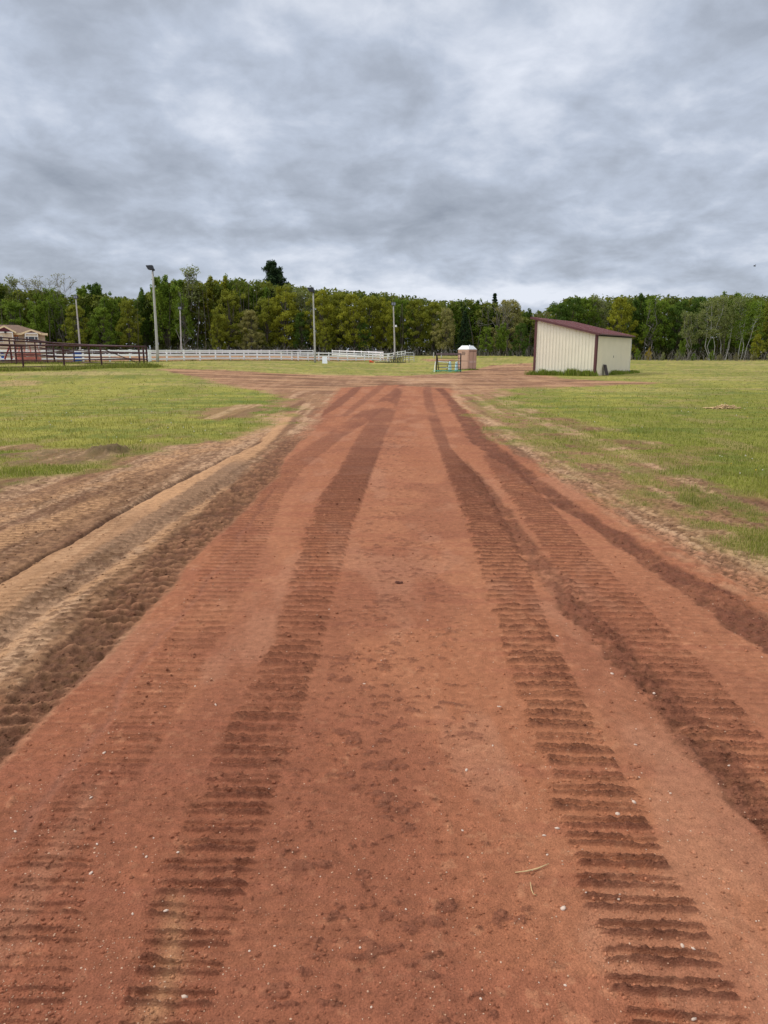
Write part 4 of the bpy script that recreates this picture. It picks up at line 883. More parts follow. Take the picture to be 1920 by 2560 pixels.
def hurdle(px0, px1, pt, pb, Yd, label, rails=(.95, .55, .25)):
    x0, x1 = xat(px0, pb, Yd), xat(px1, pb, Yd); zb0, zt0 = float(terr((x0 + x1) / 2, Yd)), hz(Yd, pt)
    o = empty('pipe_hurdle', (x0, Yd, zb0), label, 'hurdle', 'pale pipe panels near the bleacher'); H_ = zt0 - zb0
    b = MB(); b.tube([(x0, Yd, zb0), (x0, Yd, zt0 - .15), (x0 + .15, Yd, zt0), (x1 - .15, Yd, zt0), (x1, Yd, zt0 - .15), (x1, Yd, zb0)], .045, 8); b.build('hoop', M['steel'], o, smooth=False)
    for f in rails[1:]: b = MB(); b.tube([(x0, Yd, zb0 + H_ * f), (x1, Yd, zb0 + H_ * f)], .035, 6); b.build('rail', M['steel'], o)
    b = MB(); b.tube([((x0 + x1) / 2, Yd, zb0), ((x0 + x1) / 2, Yd, zt0)], .03, 6); b.build('upright', M['steel'], o)
hurdle(1008.5, 1035, 882, 900, 107, 'silver pipe panel with three bars right of the black bleacher', (1, .72, .45, .2))
hurdle(915, 958, 878.5, 893, 126, 'long brown-grey pipe panel rising behind the white fence', (1, .6))
pc_ = at(929, 97); o = empty('traffic_cone', pc_, 'orange traffic cone lying on its side by the bleacher', 'cone')
b = MB(); b.tube([pc_ + (-.25, 0, .17), pc_ + (-.1, 0, .16), pc_ + (.35, -.02, .05)], [.17, .13, .035], 16); b.build('body', M['orange'], o, smooth=True)
b = MB(); b.beam(pc_ + (-.28, -.19, .18), pc_ + (-.28, .19, .18), .035, .36); b.build('base', M['orange'], o)
b = MB(); b.tube([pc_ + (.28, -.015, .068), pc_ + (.37, -.021, .048)], [.048, .032], 12); b.build('pale_tip', M['white_plastic'], o)
pw = ground(812, 908); Yw = pw[1]; Yw = 84.5; pw = at(812, Yw); o = empty('white_board', pw, 'blank white rectangular board standing on the grass beside the middle light pole', 'board')
b = MB(); x0, x1 = xat(805.8, 900, Yw), xat(818.2, 900, Yw); zt_ = pw[2] + .80; b.hexa([(x0, Yw - .18, pw[2]), (x1, Yw - .18, pw[2]), (x1, Yw - .13, pw[2]), (x0, Yw - .13, pw[2]), (x0, Yw, zt_), (x1, Yw, zt_), (x1, Yw + .05, zt_), (x0, Yw + .05, zt_)]); b.build('front_panel', M['white_plastic'], o)
b = MB(); b.beam((x0 + .06, Yw + .04, zt_ - .05), (x0 + .06, Yw + .35, pw[2]), .04, .03); b.build('leg', M['white_plastic'], o); b = MB(); b.beam((x1 - .06, Yw + .04, zt_ - .05), (x1 - .06, Yw + .35, pw[2]), .04, .03); b.build('leg', M['white_plastic'], o)
for px, lb in ((1084, 'left of two short grey posts before the dark trees behind the brown frame'), (1103.5, 'right of two short grey posts before the dark trees behind the brown frame')):
    p = at(px, 130); b = MB(); b.tube([p, p + (0, 0, .95)], [.09, .08], 8); tag(b.build('short_post', M['pole_wood']), lb, 'post')
# straw heap and clod lumps
p = ground(1815, 1022); b = MB(); rr = np.random.default_rng(12)
for k in range(100):
    u, v = rr.normal(0, .13), rr.normal(0, .08); zc_ = .09 * math.exp(-(u / .17) ** 2) ; a_ = rr.random() * 3.14; l_ = .07 + .06 * rr.random()
    c_ = p + (u * 1.35 - .04, v, .02 + zc_ * rr.random()); d_ = np.array([math.cos(a_), math.sin(a_) * .6, rr.normal(0, .25)]) * l_; b.tube([c_ - d_, c_ + d_], .011, 4)
for k in range(40):
    c_ = p + (-.25 - .35 * rr.random(), rr.normal(0, .04), .03); a_ = rr.normal(0, .4); d_ = np.array([math.cos(a_), math.sin(a_), 0]) * .08; b.tube([c_ - d_, c_ + d_], .01, 4)
tag(b.build('straw_heap', M['straw']), 'small heap of pale straw lying on the right lawn', 'straw')
# bird
p = PT(1886, 665.5, 60); p = p; o = tag(link('bird', bpy.data.meshes.new('bird')), 'tiny dark bird flying high above the trees at the right edge', 'bird')
b = MB(); b.tube([p + (-.10, 0, .02), p + (-.04, 0, .02), p + (.05, 0, 0), p + (.12, 0, -.01)], [.012, .032, .03, .008], 8)
b.add([p + (-.03, .0, .02), p + (.05, 0, .01), p + (.06, -.13, .10), p + (.01, -.20, .13)], [(0, 1, 2, 3)]); b.add([p + (-.03, .0, .02), p + (.05, 0, .01), p + (.08, .13, .09), p + (.03, .2, .10)], [(0, 1, 2, 3)])
o.data.from_pydata(b.v, [], b.f); o.data.materials.append(M['bird'])

# ---------------------------------------------------------------- tall grass at the foot of things
def tall(name, P, n, width, h, seed, label, col=(.16, .215, .025)):
    X, Y, hh = tall_strip(P, n, width, h, seed); r = np.random.default_rng(seed); k = len(X); z = terr(X, Y)
    wd = np.maximum(.012, Y / 770 * .5) * (.5 + r.random(k)); b_ = r.random(k) * 6.28; l = hh * .35 * r.random(k)
    c_, s_ = np.cos(b_), np.sin(b_)
    V_ = np.stack([np.stack([X - wd / 2, Y, z - .02], -1), np.stack([X + wd / 2, Y + wd * .3, z - .02], -1), np.stack([X + c_ * l * .4 + wd * .25, Y + s_ * l * .4, z + hh * .6], -1), np.stack([X + c_ * l, Y + s_ * l, z + hh], -1)], 1).reshape(-1, 3)
    c = (np.zeros((k, 3)) + col) * (.6 + .9 * r.random(k))[:, None]; c = mixc(c, C(.40, .34, .13), (r.random(k) < .15) * .7)
    tag(link(name, np_mesh(name, V_, np.arange(k * 4).reshape(k, 4), M['grass'], np.repeat(c, 4, 0))), label, 'grass', kind='stuff')
tall('tall_grass', [pL - dv * .25 + gv * .2, pN - dv * .3], 5500, .17, .42, 1, 'tall green grass along the shed gable wall')
tall('tall_grass', [pN + dv * 3.4 - gv * .25, pR - gv * .3 + dv * .8], 3200, .2, .26, 2, 'grass tufts along the low shed wall')
tall('tall_grass', [P3(ground(px, py), 0) for px, py in ((-100, 930), (60, 927), (162, 925), (255, 920), (350, 919), (385, 918))], 9000, .32, .34, 3, 'long grass under the nearest pipe fence', (.19, .215, .035))
tall('tall_grass', [P3(at(px, Y_), 0) for px, Y_ in ((-100, 55), (42, 57), (225, 57.5), (361, 53))], 5000, .7, .16, 6, 'long grass inside the pipe pen', (.19, .215, .035))
tall('tall_grass', [corn[3] - rv * .1, corn[0] - rv * .1 - lv * .1, corn[1] - lv * .1], 1200, .12, .14, 4, 'grass tufts around the toilet base')
tall('tall_grass', [P3(at(px, yfor(px) - .1), 0) for px in (-100, 200, 373, 575, 770, 960)], 6000, .2, .12, 5, 'grass along the foot of the white arena fence', (.19, .20, .035))

# ---------------------------------------------------------------- trees
def leafquads(C_, n_per, rad, size, r, flat_=.75, up=.25, elong=1.0, sizevar=.5):
    """leaf sprays scattered round clump centres; C_ (k,3)"""
    k = len(C_); n = k * n_per; cid = np.repeat(np.arange(k), n_per)
    d = r.normal(0, 1, (n, 3)); d /= np.linalg.norm(d, axis=1)[:, None]; q = r.random(n) ** .45
    rr_ = (rad if np.ndim(rad) else np.full(k, rad))[cid]
    P = C_[cid] + d * (q * rr_)[:, None] * [1, 1, flat_]
    nrm = d * .7 + r.normal(0, .6, (n, 3)) + [0, 0, up]; nrm /= np.linalg.norm(nrm, axis=1)[:, None]
    a = np.cross(nrm, r.normal(0, 1, (n, 3))); a /= np.linalg.norm(a, axis=1)[:, None]; b_ = np.cross(nrm, a)
    s = size * (1 - sizevar / 2 + sizevar * r.random(n)); a = a * (s * elong)[:, None]; b_ = b_ * (s * .62)[:, None]
    V_ = np.stack([P - a, P - b_ * .9, P + a, P + b_], 1).reshape(-1, 3)
    return V_, cid
def limb(b, p0, p1, r0, r1, r, n=5, wob=.25, seg=4):
    p0 = np.array(p0, float); p1 = np.array(p1, float); L_ = np.linalg.norm(p1 - p0)
    pts = [p0 + (p1 - p0) * t + (r.normal(0, 1, 3) * wob * L_ * .12 * math.sin(math.pi * t) + np.array([0, 0, -.08 * L_ * math.sin(math.pi * t)])) for t in np.linspace(0, 1, seg)]
    b.tube(pts, list(np.linspace(r0, r1, seg)), n, cap=False); return pts
def tree_parts(kind, seed):
    """unit tree about 10 m tall; returns trunk MB and crown arrays"""
    r = np.random.default_rng(seed); b = MB(); H = 10.0; cl = []; rad = []
    if kind == 'oak':          # broad rounded crown, leaves to the ground on the open side
        for i in range(120):
            th = r.random() * 6.283; zz = .14 + .80 * r.random(); prof = (math.sin(math.pi * min(1, (zz - .02) / .98) ** .75)) ** .6
            q = (.35 + .65 * r.random() ** .5); Rr = 3.5 * prof * q * (1 + .28 * math.sin(th * 3 + seed) + .18 * math.sin(th * 5 + zz * 9))
            cl.append((Rr * math.cos(th), Rr * math.sin(th), H * zz)); rad.append(.45 + .55 * r.random())
        V_, cid = leafquads(np.array(cl), 88, np.array(rad), .135, r, .55, .35); tr = .20
        lean = (r.normal(0, .25), r.normal(0, .25)); limb(b, (0, 0, -.3), (lean[0], lean[1], 7.5), tr, .05, r, 8, .3, 6)
        for i in r.choice(len(cl), 34, replace=False):
            c = cl[i]; z0 = max(.9, c[2] * .55); limb(b, (lean[0] * z0 / 7.5, lean[1] * z0 / 7.5, z0), c, .065, .015, r, 4, .5)
    elif kind == 'maple':       # several upright leaders ending in spires
        leaders = [(r.normal(0, 1.5), r.normal(0, 1.3), H * (.80 + .2 * r.random())) for _ in range(9)]; leaders[0] = (0, 0, H)
        for lx, ly, lz in leaders:
            for i in range(20):
                t = r.random() ** .8; zz = lz * (.24 + .76 * t); w_ = 1.75 * (1 - t) ** .75 + .14; th = r.random() * 6.283
                cl.append((lx * (.3 + .7 * t) + w_ * math.cos(th) * r.random() ** .4, ly * (.3 + .7 * t) + w_ * math.sin(th) * r.random() ** .4, zz)); rad.append(.28 + .42 * (1 - t) + .1)
            limb(b, (0, 0, .8), (lx, ly, lz * .97), .10, .02, r, 5, .25, 6)
        V_, cid = leafquads(np.array(cl), 62, np.array(rad), .135, r, 1.1, .5)
        limb(b, (0, 0, -.3), (0, 0, 4), .17, .10, r, 8, .1)
    elif kind == 'aspen':       # thin loose crown with visible stems
        leaders = [(r.normal(0, .9), r.normal(0, .9), H * (.84 + .16 * r.random())) for _ in range(4)]
        for lx, ly, lz in leaders:
            P_ = limb(b, (lx * .25, ly * .25, -.3), (lx, ly, lz), .085, .018, r, 5, .4, 8)
            for i in range(17):
                t = .3 + .7 * r.random(); zz = lz * t; th = r.random() * 6.283; w_ = .35 + 1.3 * (1 - t)
                c = (lx * t + w_ * math.cos(th), ly * t + w_ * math.sin(th), zz + .4); cl.append(c); rad.append(.3 + .35 * r.random())
                limb(b, (lx * t * .95, ly * t * .95, zz - .5), c, .03, .008, r, 3, .3, 3)
        V_, cid = leafquads(np.array(cl), 44, np.array(rad), .105, r, 1.2, .3)
    elif kind == 'bare':        # fine twigs with only the first buds open
        tips = []
        def grow(p, d, ln, rr0, dep):
            q = p + d * ln; b.tube([p, (p + q) / 2 + r.normal(0, .03, 3) * ln, q], [rr0, rr0 * .8, rr0 * .62], 4 if dep < 3 else 3, cap=False)
            if dep == 6: tips.append(q); return
            for _ in range(3 if dep in (1, 3) else 2):
                nd_ = d + r.normal(0, .40, 3) + np.array([0, 0, .10]); nd_ /= np.linalg.norm(nd_); grow(q, nd_, ln * (.72 + .12 * r.random()), max(.022, rr0 * .60), dep + 1)
        grow(np.array([0, 0, -.3]), np.array([0, 0, 1.]), 2.9, .16, 0)
        cl = tips; V_, cid = leafquads(np.array(cl), 9, .32, .07, r, 1, .2)
    elif kind == 'pine':        # irregular tiers of dark tufts on a straight stem
        limb(b, (0, 0, -.3), (.1, 0, 9.9), .2, .03, r, 8, .05, 6)
        z = 3.2
        while z < 9.9:
            Rz = 2.3 * (1 - ((z - 3.0) / 7.4) ** 1.7) * (.65 + .5 * r.random()) + .2
            for k in range(6):
                th = r.random() * 6.283
                for s_ in np.linspace(.25, 1, 5):
                    if r.random() < .12: continue
                    cl.append((Rz * s_ * math.cos(th), Rz * s_ * math.sin(th), z + .3 * s_ + r.normal(0, .08))); rad.append(.28 + .14 * r.random())
                limb(b, (0, 0, z - .15), (Rz * math.cos(th), Rz * math.sin(th), z + .25), .035, .012, r, 4, .2, 3)
            z += .42
        V_, cid = leafquads(np.array(cl), 44, np.array(rad), .085, r, .8, .2, 1.4)
    elif kind == 'spruce':
        limb(b, (0, 0, -.3), (0, 0, 9.9), .13, .02, r, 6, .02, 4)
        z = .6
        while z < 9.9:
            Rz = 1.9 * (1 - z / 10.2) * (.8 + .35 * r.random()) + .06
            for k in range(9):
                th = r.random() * 6.283
                for s_ in (.4, .7, 1): cl.append((Rz * s_ * math.cos(th), Rz * s_ * math.sin(th), z - .22 * s_)); rad.append(.22)
            z += .42
        V_, cid = leafquads(np.array(cl), 26, np.array(rad), .08, r, .8, 0, 1.3)
    elif kind == 'birch':       # pale leaning stems, light crown held high
        for s_ in range(3):
            lx, ly, lz = r.normal(0, .8), r.normal(0, .6), H * (.88 + .12 * r.random())
            limb(b, (lx * .2, ly * .2, -.3), (lx, ly, lz), .042, .010, r, 6, .15, 7)
            for i in range(24):
                t = .38 + .58 * r.random(); th = r.random() * 6.283; w_ = .5 + .9 * (1 - t); c = (lx * t + w_ * math.cos(th), ly * t + w_ * math.sin(th), lz * t + .5); cl.append(c); rad.append(.34 + .3 * r.random())
                limb(b, (lx * t * .96, ly * t * .96, lz * t - .2), c, .016, .006, r, 3, .3, 3)
        V_, cid = leafquads(np.array(cl), 40, np.array(rad), .10, r, 1.3, .1)
    else:                       # bush, leaves to the ground
        for i in range(60):
            th = r.random() * 6.283; zz = .06 + .9 * r.random(); Rr = 4.6 * (math.sin(math.pi * (.12 + zz * .85))) ** .6 * r.random() ** .45
            cl.append((Rr * math.cos(th), Rr * math.sin(th), H * zz * (.85 + .15 * math.sin(th * 2 + seed)))); rad.append(.8 + .8 * r.random())
        V_, cid = leafquads(np.array(cl), 50, np.array(rad), .26, r, .8, .35)
        for k in range(7): c = cl[k * 7]; limb(b, (r.normal(0, .4), r.normal(0, .4), -.3), c, .10, .03, r, 4, .3, 4)
    return b, V_, cid, len(cl)
PAL = dict(                       # leaf colours, two tones each
    olive=((.165, .180, .018), (.265, .275, .028)), yellow=((.215, .220, .018), (.33, .33, .030)), green=((.115, .180, .018), (.195, .265, .028)),
    dark=((.062, .112, .016), (.105, .165, .022)), grey=((.180, .205, .062), (.26, .28, .095)), pine=((.022, .046, .018), (.046, .078, .026)),
    bud=((.18, .18, .07), (.26, .24, .09)), beige=((.25, .235, .075), (.34, .31, .10)), rust=((.32, .23, .026), (.37, .29, .035)))
TEMPL = {}
def template(kind, pal, var):
    key = (kind, pal, var)
    if key not in TEMPL:
        seed = hash_(kind) + var * 31 + hash_(pal) % 7; b, V_, cid, k = tree_parts(kind, seed); r = np.random.default_rng(seed + 5)
        lo, hi = np.array(PAL[pal][0]), np.array(PAL[pal][1]); t = r.random(k) ** 1.2; c = lo + (hi - lo) * t[:, None]
        nl = len(V_) // 4; lc = np.repeat(c[cid], 1, 0) * (.72 + .56 * r.random(nl))[:, None]; c4 = np.repeat(lc, 4, 0)
        crown = np_mesh('crown', V_, np.arange(nl * 4).reshape(nl, 4), M['leaf'], c4)
        tm = bpy.data.meshes.new('trunk'); tm.from_pydata(b.v, [], b.f); tm.update(); tm.materials.append(M['pale_bark'] if kind == 'birch' else (M['grey_bark'] if kind in ('aspen', 'bare') else M['bark']))
        TEMPL[key] = (tm, crown)
    return TEMPL[key]
def tree(name, kind, pal, var, px, top, Yd, wfac, label, group, base=None):
    p = at(px, Yd); Hh = hz(Yd, top) - p[2]; tm, cm = template(kind, pal, var)
    o = empty(name, p, label, 'bush' if name in ('bush',) else 'tree', group); s = Hh / 10.35; o.scale = (s * wfac, s * wfac, s); o.rotation_euler = (0, 0, random.random() * 6.283)
    link('trunk' if name != 'bush' else 'stem', tm, o); link('crown', cm, o); return o
TR = [   # name, kind, palette, variant, px, top py, distance, width factor, label
 ('maple_tree', 'maple', 'green', 0, -62, 688, 172, .9, 'dense green maple cut by the left edge of the picture'),
 ('maple_tree', 'maple', 'dark', 1, 4, 686, 176, .9, 'dark green tree with spiky top above the tan house roof peak'),
 ('aspen_tree', 'aspen', 'grey', 0, 48, 694, 172, 1.1, 'thin pale green tree left of the bare-twigged tree'),
 ('bare_tree', 'bare', 'bud', 0, 92, 680, 178, 1.15, 'tall round bare-twigged tree behind the tan house'),
 ('oak_tree', 'oak', 'green', 0, 40, 740, 163, .95, 'low rounded green tree directly above the tan house roof'),
 ('maple_tree', 'maple', 'green', 2, 100, 735, 162, .8, 'bright green leafy tree in front of the bare-twigged tree'),
 ('maple_tree', 'maple', 'green', 1, 143, 715, 172, .9, 'green tree with ragged top left of the square-headed light pole'),
 ('aspen_tree', 'aspen', 'green', 1, 165, 722, 168, 1.1, 'loose yellow-green tree directly behind the square-headed light pole'),
 ('oak_tree', 'oak', 'olive', 1, 195, 752, 160, .8, 'low olive tree right beside the square-headed light pole'),
 ('maple_tree', 'maple', 'green', 0, 222, 706, 174, .85, 'pointed green tree right of the square-headed light pole'),
 ('maple_tree', 'maple', 'dark', 2, 255, 703, 176, .8, 'dark pointed tree, second right of the square-headed light pole'),
 ('oak_tree', 'oak', 'green', 1, 262, 758, 160, .75, 'low green tree below the dark pointed one, with grey branches'),
 ('maple_tree', 'maple', 'green', 2, 290, 728, 170, .9, 'green tree left of the rusty-olive crown near the skyline dip'),
 ('oak_tree', 'oak', 'olive', 0, 327, 738, 162, .62, 'rusty-olive rounded tree below the dip in the skyline'),
 ('maple_tree', 'maple', 'dark', 0, 367, 718, 170, .75, 'dark green tree touching the left side of the tallest light pole'),
 ('maple_tree', 'maple', 'green', 1, 420, 676, 168, .92, 'tall spiky bright green maple just right of the tallest light pole'),
 ('maple_tree', 'maple', 'green', 0, 448, 690, 174, .8, 'green maple above the short far light pole'),
 ('aspen_tree', 'aspen', 'grey', 0, 493, 672, 172, 1.35, 'tall pale grey-green thin-crowned tree on the skyline'),
 ('aspen_tree', 'aspen', 'green', 1, 468, 720, 162, 1.1, 'slender green tree in front of the pale thin-crowned one'),
 ('maple_tree', 'maple', 'yellow', 1, 535, 686, 172, .75, 'yellow-green pointed tree right of the pale thin-crowned one'),
 ('maple_tree', 'maple', 'green', 2, 572, 683, 175, .85, 'bright green bushy-topped maple above the left olive oak'),
 ('maple_tree', 'maple', 'green', 0, 604, 690, 175, .7, 'bright green maple with narrow top left of the tall pine'),
 ('oak_tree', 'oak', 'olive', 0, 583, 713, 161, .80, 'rounded yellow-olive oak, first of the row left of the pine'),
 ('oak_tree', 'oak', 'olive', 2, 548, 778, 158, .62, 'small low olive oak at the foot of the rounded oak left of the pine'),
 ('maple_tree', 'maple', 'green', 2, 648, 698, 174, .75, 'bright green maple touching the left side of the tall pine'),
 ('pine_tree', 'pine', 'pine', 0, 690, 648, 184, 1.02, 'tall dark pine rising alone above all the other trees'),
 ('oak_tree', 'oak', 'beige', 1, 628, 765, 158, .75, 'low tan-olive oak with tiered branches below the bright maple'),
 ('oak_tree', 'oak', 'olive', 2, 668, 738, 162, .62, 'olive oak in front of and left below the pine'),
 ('oak_tree', 'oak', 'yellow', 0, 716, 704, 163, .80, 'large yellow-olive oak directly below and right of the pine'),
 ('aspen_tree', 'aspen', 'grey', 1, 764, 712, 166, 1.2, 'grey-green thin tree left beside the middle light pole head'),
 ('oak_tree', 'oak', 'dark', 1, 756, 770, 160, .62, 'dark low tree left of the middle light pole'),
 ('oak_tree', 'oak', 'yellow', 1, 806, 712, 160, .72, 'bright olive-yellow oak touching the right side of the middle light pole'),
 ('oak_tree', 'oak', 'olive', 2, 846, 720, 163, .78, 'broad olive oak, second right of the middle light pole'),
 ('oak_tree', 'oak', 'yellow', 2, 885, 724, 158, .72, 'bright yellow-olive oak midway between the middle pole and the pole by the bleacher'),
 ('oak_tree', 'oak', 'olive', 0, 815, 790, 156, .55, 'low olive oak above the blank white board'),
 ('oak_tree', 'oak', 'olive', 1, 925, 727, 162, .72, 'olive oak, second left of the light pole by the bleacher'),
 ('oak_tree', 'oak', 'dark', 0, 908, 790, 157, .55, 'dark low oak above the fence left of the bleacher'),
 ('oak_tree', 'oak', 'yellow', 0, 962, 731, 161, .60, 'yellow-olive oak touching the left side of the bleacher light pole'),
 ('oak_tree', 'oak', 'green', 2, 1003, 735, 165, .70, 'green-olive oak touching the right side of the bleacher light pole'),
 ('oak_tree', 'oak', 'olive', 2, 1040, 737, 163, .68, 'olive oak, second right of the bleacher light pole'),
 ('oak_tree', 'oak', 'olive', 1, 1082, 744, 163, .66, 'brown-olive oak above the left end of the brown frame'),
 ('oak_tree', 'oak', 'beige', 0, 1112, 762, 158, .66, 'dull beige-green oak directly above the brown frame'),
 ('spruce_tree', 'spruce', 'pine', 1, 1160, 772, 156, 1.3, 'dark low spruce directly above the tan toilet'),
 ('maple_tree', 'maple', 'green', 1, 1130, 748, 170, .75, 'green tree with jagged top above the tan toilet, left one'),
 ('maple_tree', 'maple', 'dark', 0, 1162, 748, 172, .75, 'dark green tree on the skyline above the tan toilet'),
 ('maple_tree', 'maple', 'green', 2, 1198, 745, 170, .8, 'green tree left of the dark spruce top on the skyline'),
 ('spruce_tree', 'spruce', 'pine', 0, 1232, 726, 178, 1.0, 'dark spruce top poking above the skyline beside the beige tree'),
 ('oak_tree', 'oak', 'beige', 1, 1268, 737, 166, .82, 'tall pale beige-green tree left of the shed'),
 ('bare_tree', 'bare', 'bud', 1, 1246, 752, 162, .9, 'grey twiggy tree in front of the pale beige tree'),
 ('oak_tree', 'oak', 'green', 0, 1215, 812, 152, .72, 'low bright green tree right above the toilet, before the dark woods'),
 ('maple_tree', 'maple', 'green', 0, 1252, 806, 152, .75, 'low bright green pointed tree left of the shed'),
 ('oak_tree', 'oak', 'dark', 2, 1300, 800, 155, .70, 'dark tree touching the left wall of the shed'),
 ('maple_tree', 'maple', 'dark', 1, 1318, 766, 172, .75, 'dark pointed tree in the low gap of the skyline'),
 ('aspen_tree', 'aspen', 'bud', 0, 1345, 772, 168, 1.1, 'pale twiggy tree just above the high corner of the shed'),
 ('oak_tree', 'oak', 'dark', 1, 1390, 742, 160, .72, 'dark green rounded tree rising behind the shed roof, leftmost'),
 ('oak_tree', 'oak', 'dark', 0, 1428, 733, 162, .72, 'dark green dense tree behind the middle of the shed roof'),
 ('oak_tree', 'oak', 'green', 2, 1462, 731, 163, .66, 'dense green tree behind the shed roof, right of the dark ones'),
 ('aspen_tree', 'aspen', 'grey', 1, 1493, 727, 164, 1.1, 'pale grey-green loose tree above the shed front corner'),
 ('oak_tree', 'oak', 'yellow', 2, 1545, 733, 158, .72, 'yellow-brown oak behind the low end of the shed'),
 ('maple_tree', 'maple', 'dark', 2, 1592, 730, 164, .78, 'dark green pointed tree right of the shed end'),
 ('aspen_tree', 'aspen', 'green', 0, 1622, 736, 160, 1.2, 'loose green tree with pale stems right of the shed'),
 ('oak_tree', 'oak', 'green', 0, 1652, 740, 162, .66, 'mid green rounded tree right of the loose pale-stemmed one'),
 ('oak_tree', 'oak', 'dark', 1, 1690, 737, 160, .68, 'dark green broad tree left of the highest dark crown'),
 ('oak_tree', 'oak', 'dark', 2, 1742, 727, 160, .70, 'highest dark green dense crown on the right skyline'),
 ('birch_tree', 'birch', 'grey', 0, 1776, 736, 150, 1.5, 'grey-green birch with pale stems right of the highest dark crown'),
 ('birch_tree', 'birch', 'grey', 1, 1808, 732, 150, 1.3, 'leaning white-stemmed birch between two darker trees'),
 ('birch_tree', 'birch', 'green', 2, 1850, 738, 148, 1.4, 'white-stemmed birch with bright trunk near the right edge'),
 ('maple_tree', 'maple', 'green', 0, 1835, 726, 166, .9, 'tall green tree behind the birches'),
 ('aspen_tree', 'aspen', 'grey', 1, 1715, 770, 150, 1.1, 'slim grey-green tree in front of the dark crowns on the right'),
 ('oak_tree', 'oak', 'green', 1, 1880, 742, 160, .75, 'green rounded tree second from the right edge'),
 ('oak_tree', 'oak', 'olive', 0, 1915, 748, 158, .75, 'brown-olive tree at the right edge'),
 ('maple_tree', 'maple', 'green', 2, 1965, 740, 160, .9, 'green tree cut by the right edge of the picture'),
 ('oak_tree', 'oak', 'green', 0, 2040, 735, 165, .9, 'green tree just beyond the right edge of the picture'),
 ('oak_tree', 'oak', 'yellow', 1, 1890, 830, 143, .60, 'small yellow-green tree low at the right edge, in front of the woods'),
 ('maple_tree', 'maple', 'green', 1, 1705, 845, 142, .60, 'small bright green sapling at the edge of the right woods'),
]
GRP = 'trees at the edge of the woods'
for t in TR: tree(*t[:9], GRP)
BU = [
 ('bush', 'bush', 'rust', 0, 1622, 866, 143, .55, 'rust-yellow bush at the edge of the right woods beyond the shed'),
 ('bush', 'bush', 'green', 1, 1594, 868, 143, .55, 'bright green bush touching the low end of the shed'),
 ('bush', 'bush', 'grey', 0, 1658, 878, 142, .60, 'grey-green bush right of the rust-yellow one'),
 ('bush', 'bush', 'grey', 1, 1694, 872, 142, .60, 'pale grey-green bush below the bright sapling'),
 ('bush', 'bush', 'green', 0, 1735, 882, 142, .8, 'low green bush below the highest dark crown'),
 ('bush', 'bush', 'green', 1, 1778, 874, 142, .65, 'green bush left of the birch stems'),
 ('bush', 'bush', 'bud', 1, 1800, 882, 141, .8, 'low brown-grey twiggy bush in front of the birch stems'),
 ('bush', 'bush', 'bud', 0, 1842, 880, 141, .75, 'brown-grey bush right of the brightest birch stem'),
 ('bush', 'bush', 'bud', 1, 1885, 880, 141, .85, 'low brown bush below the small yellow-green tree'),
 ('bush', 'bush', 'grey', 0, 1925, 880, 141, .8, 'low grey-green bush at the right edge'),
 ('bush', 'bush', 'dark', 1, 1310, 872, 150, .7, 'dark low bush left of the shed wall'),
 ('bush', 'bush', 'dark', 0, 1275, 874, 152, .7, 'dark bush between the toilet and the shed'),
]
for t in BU: tree(*t[:9], 'bushes at the edge of the woods')

# the mass of the wood behind the front row: trunks, undergrowth and crowns nobody could count
r = np.random.default_rng(77)
sky_px = [-400, 0, 130, 300, 340, 400, 480, 620, 760, 900, 1000, 1100, 1200, 1290, 1330, 1370, 1420, 1500, 1700, 1920, 2400]
sky_py = [715, 715, 735, 745, 752, 722, 706, 702, 722, 735, 744, 755, 756, 776, 794, 774, 748, 744, 745, 746, 745]
def woods_points(n, y0, y1, lowz, f):
    px = r.uniform(-420, 2340, n); Yd = r.uniform(y0, y1, n); x = (px - CX) / FPX * 1.0 * Yd * 1.0
    x = np.array([xat(a_, 820, b_) for a_, b_ in zip(px, Yd)]); tp = np.interp(px, sky_px, sky_py); d_v = (CY - tp) / FPX
    zt = HC + Yd * (d_v * cp_ * 1.0 - sp_ * 1.0 + 0) / (cp_ + d_v * sp_)
    z0 = terr(x, Yd); u = r.random(n) ** f; return np.stack([x, Yd, z0 + lowz + (zt - z0 - lowz) * u], -1), (z0, zt)
P1, _ = woods_points(8200, 168, 196, .3, .85)
Vw, cid = leafquads(P1, 26, 1.2, .38, r, .8, .3)
lc = np.array([.085, .115, .016]) + (np.array([.19, .205, .03]) - [.085, .115, .016]) * r.random(len(P1))[:, None]; lcol = lc[cid] * (.7 + .6 * r.random(len(cid)))[:, None]
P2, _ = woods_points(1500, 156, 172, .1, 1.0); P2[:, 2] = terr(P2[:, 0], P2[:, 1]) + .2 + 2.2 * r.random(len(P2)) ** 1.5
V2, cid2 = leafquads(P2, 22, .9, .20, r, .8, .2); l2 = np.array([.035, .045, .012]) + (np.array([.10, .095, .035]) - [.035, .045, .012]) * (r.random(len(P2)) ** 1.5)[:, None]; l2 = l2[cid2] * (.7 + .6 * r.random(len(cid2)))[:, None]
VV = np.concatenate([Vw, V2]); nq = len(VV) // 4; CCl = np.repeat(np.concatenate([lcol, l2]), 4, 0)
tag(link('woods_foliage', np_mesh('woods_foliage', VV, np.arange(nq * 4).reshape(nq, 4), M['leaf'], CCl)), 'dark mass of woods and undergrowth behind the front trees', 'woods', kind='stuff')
b = MB()
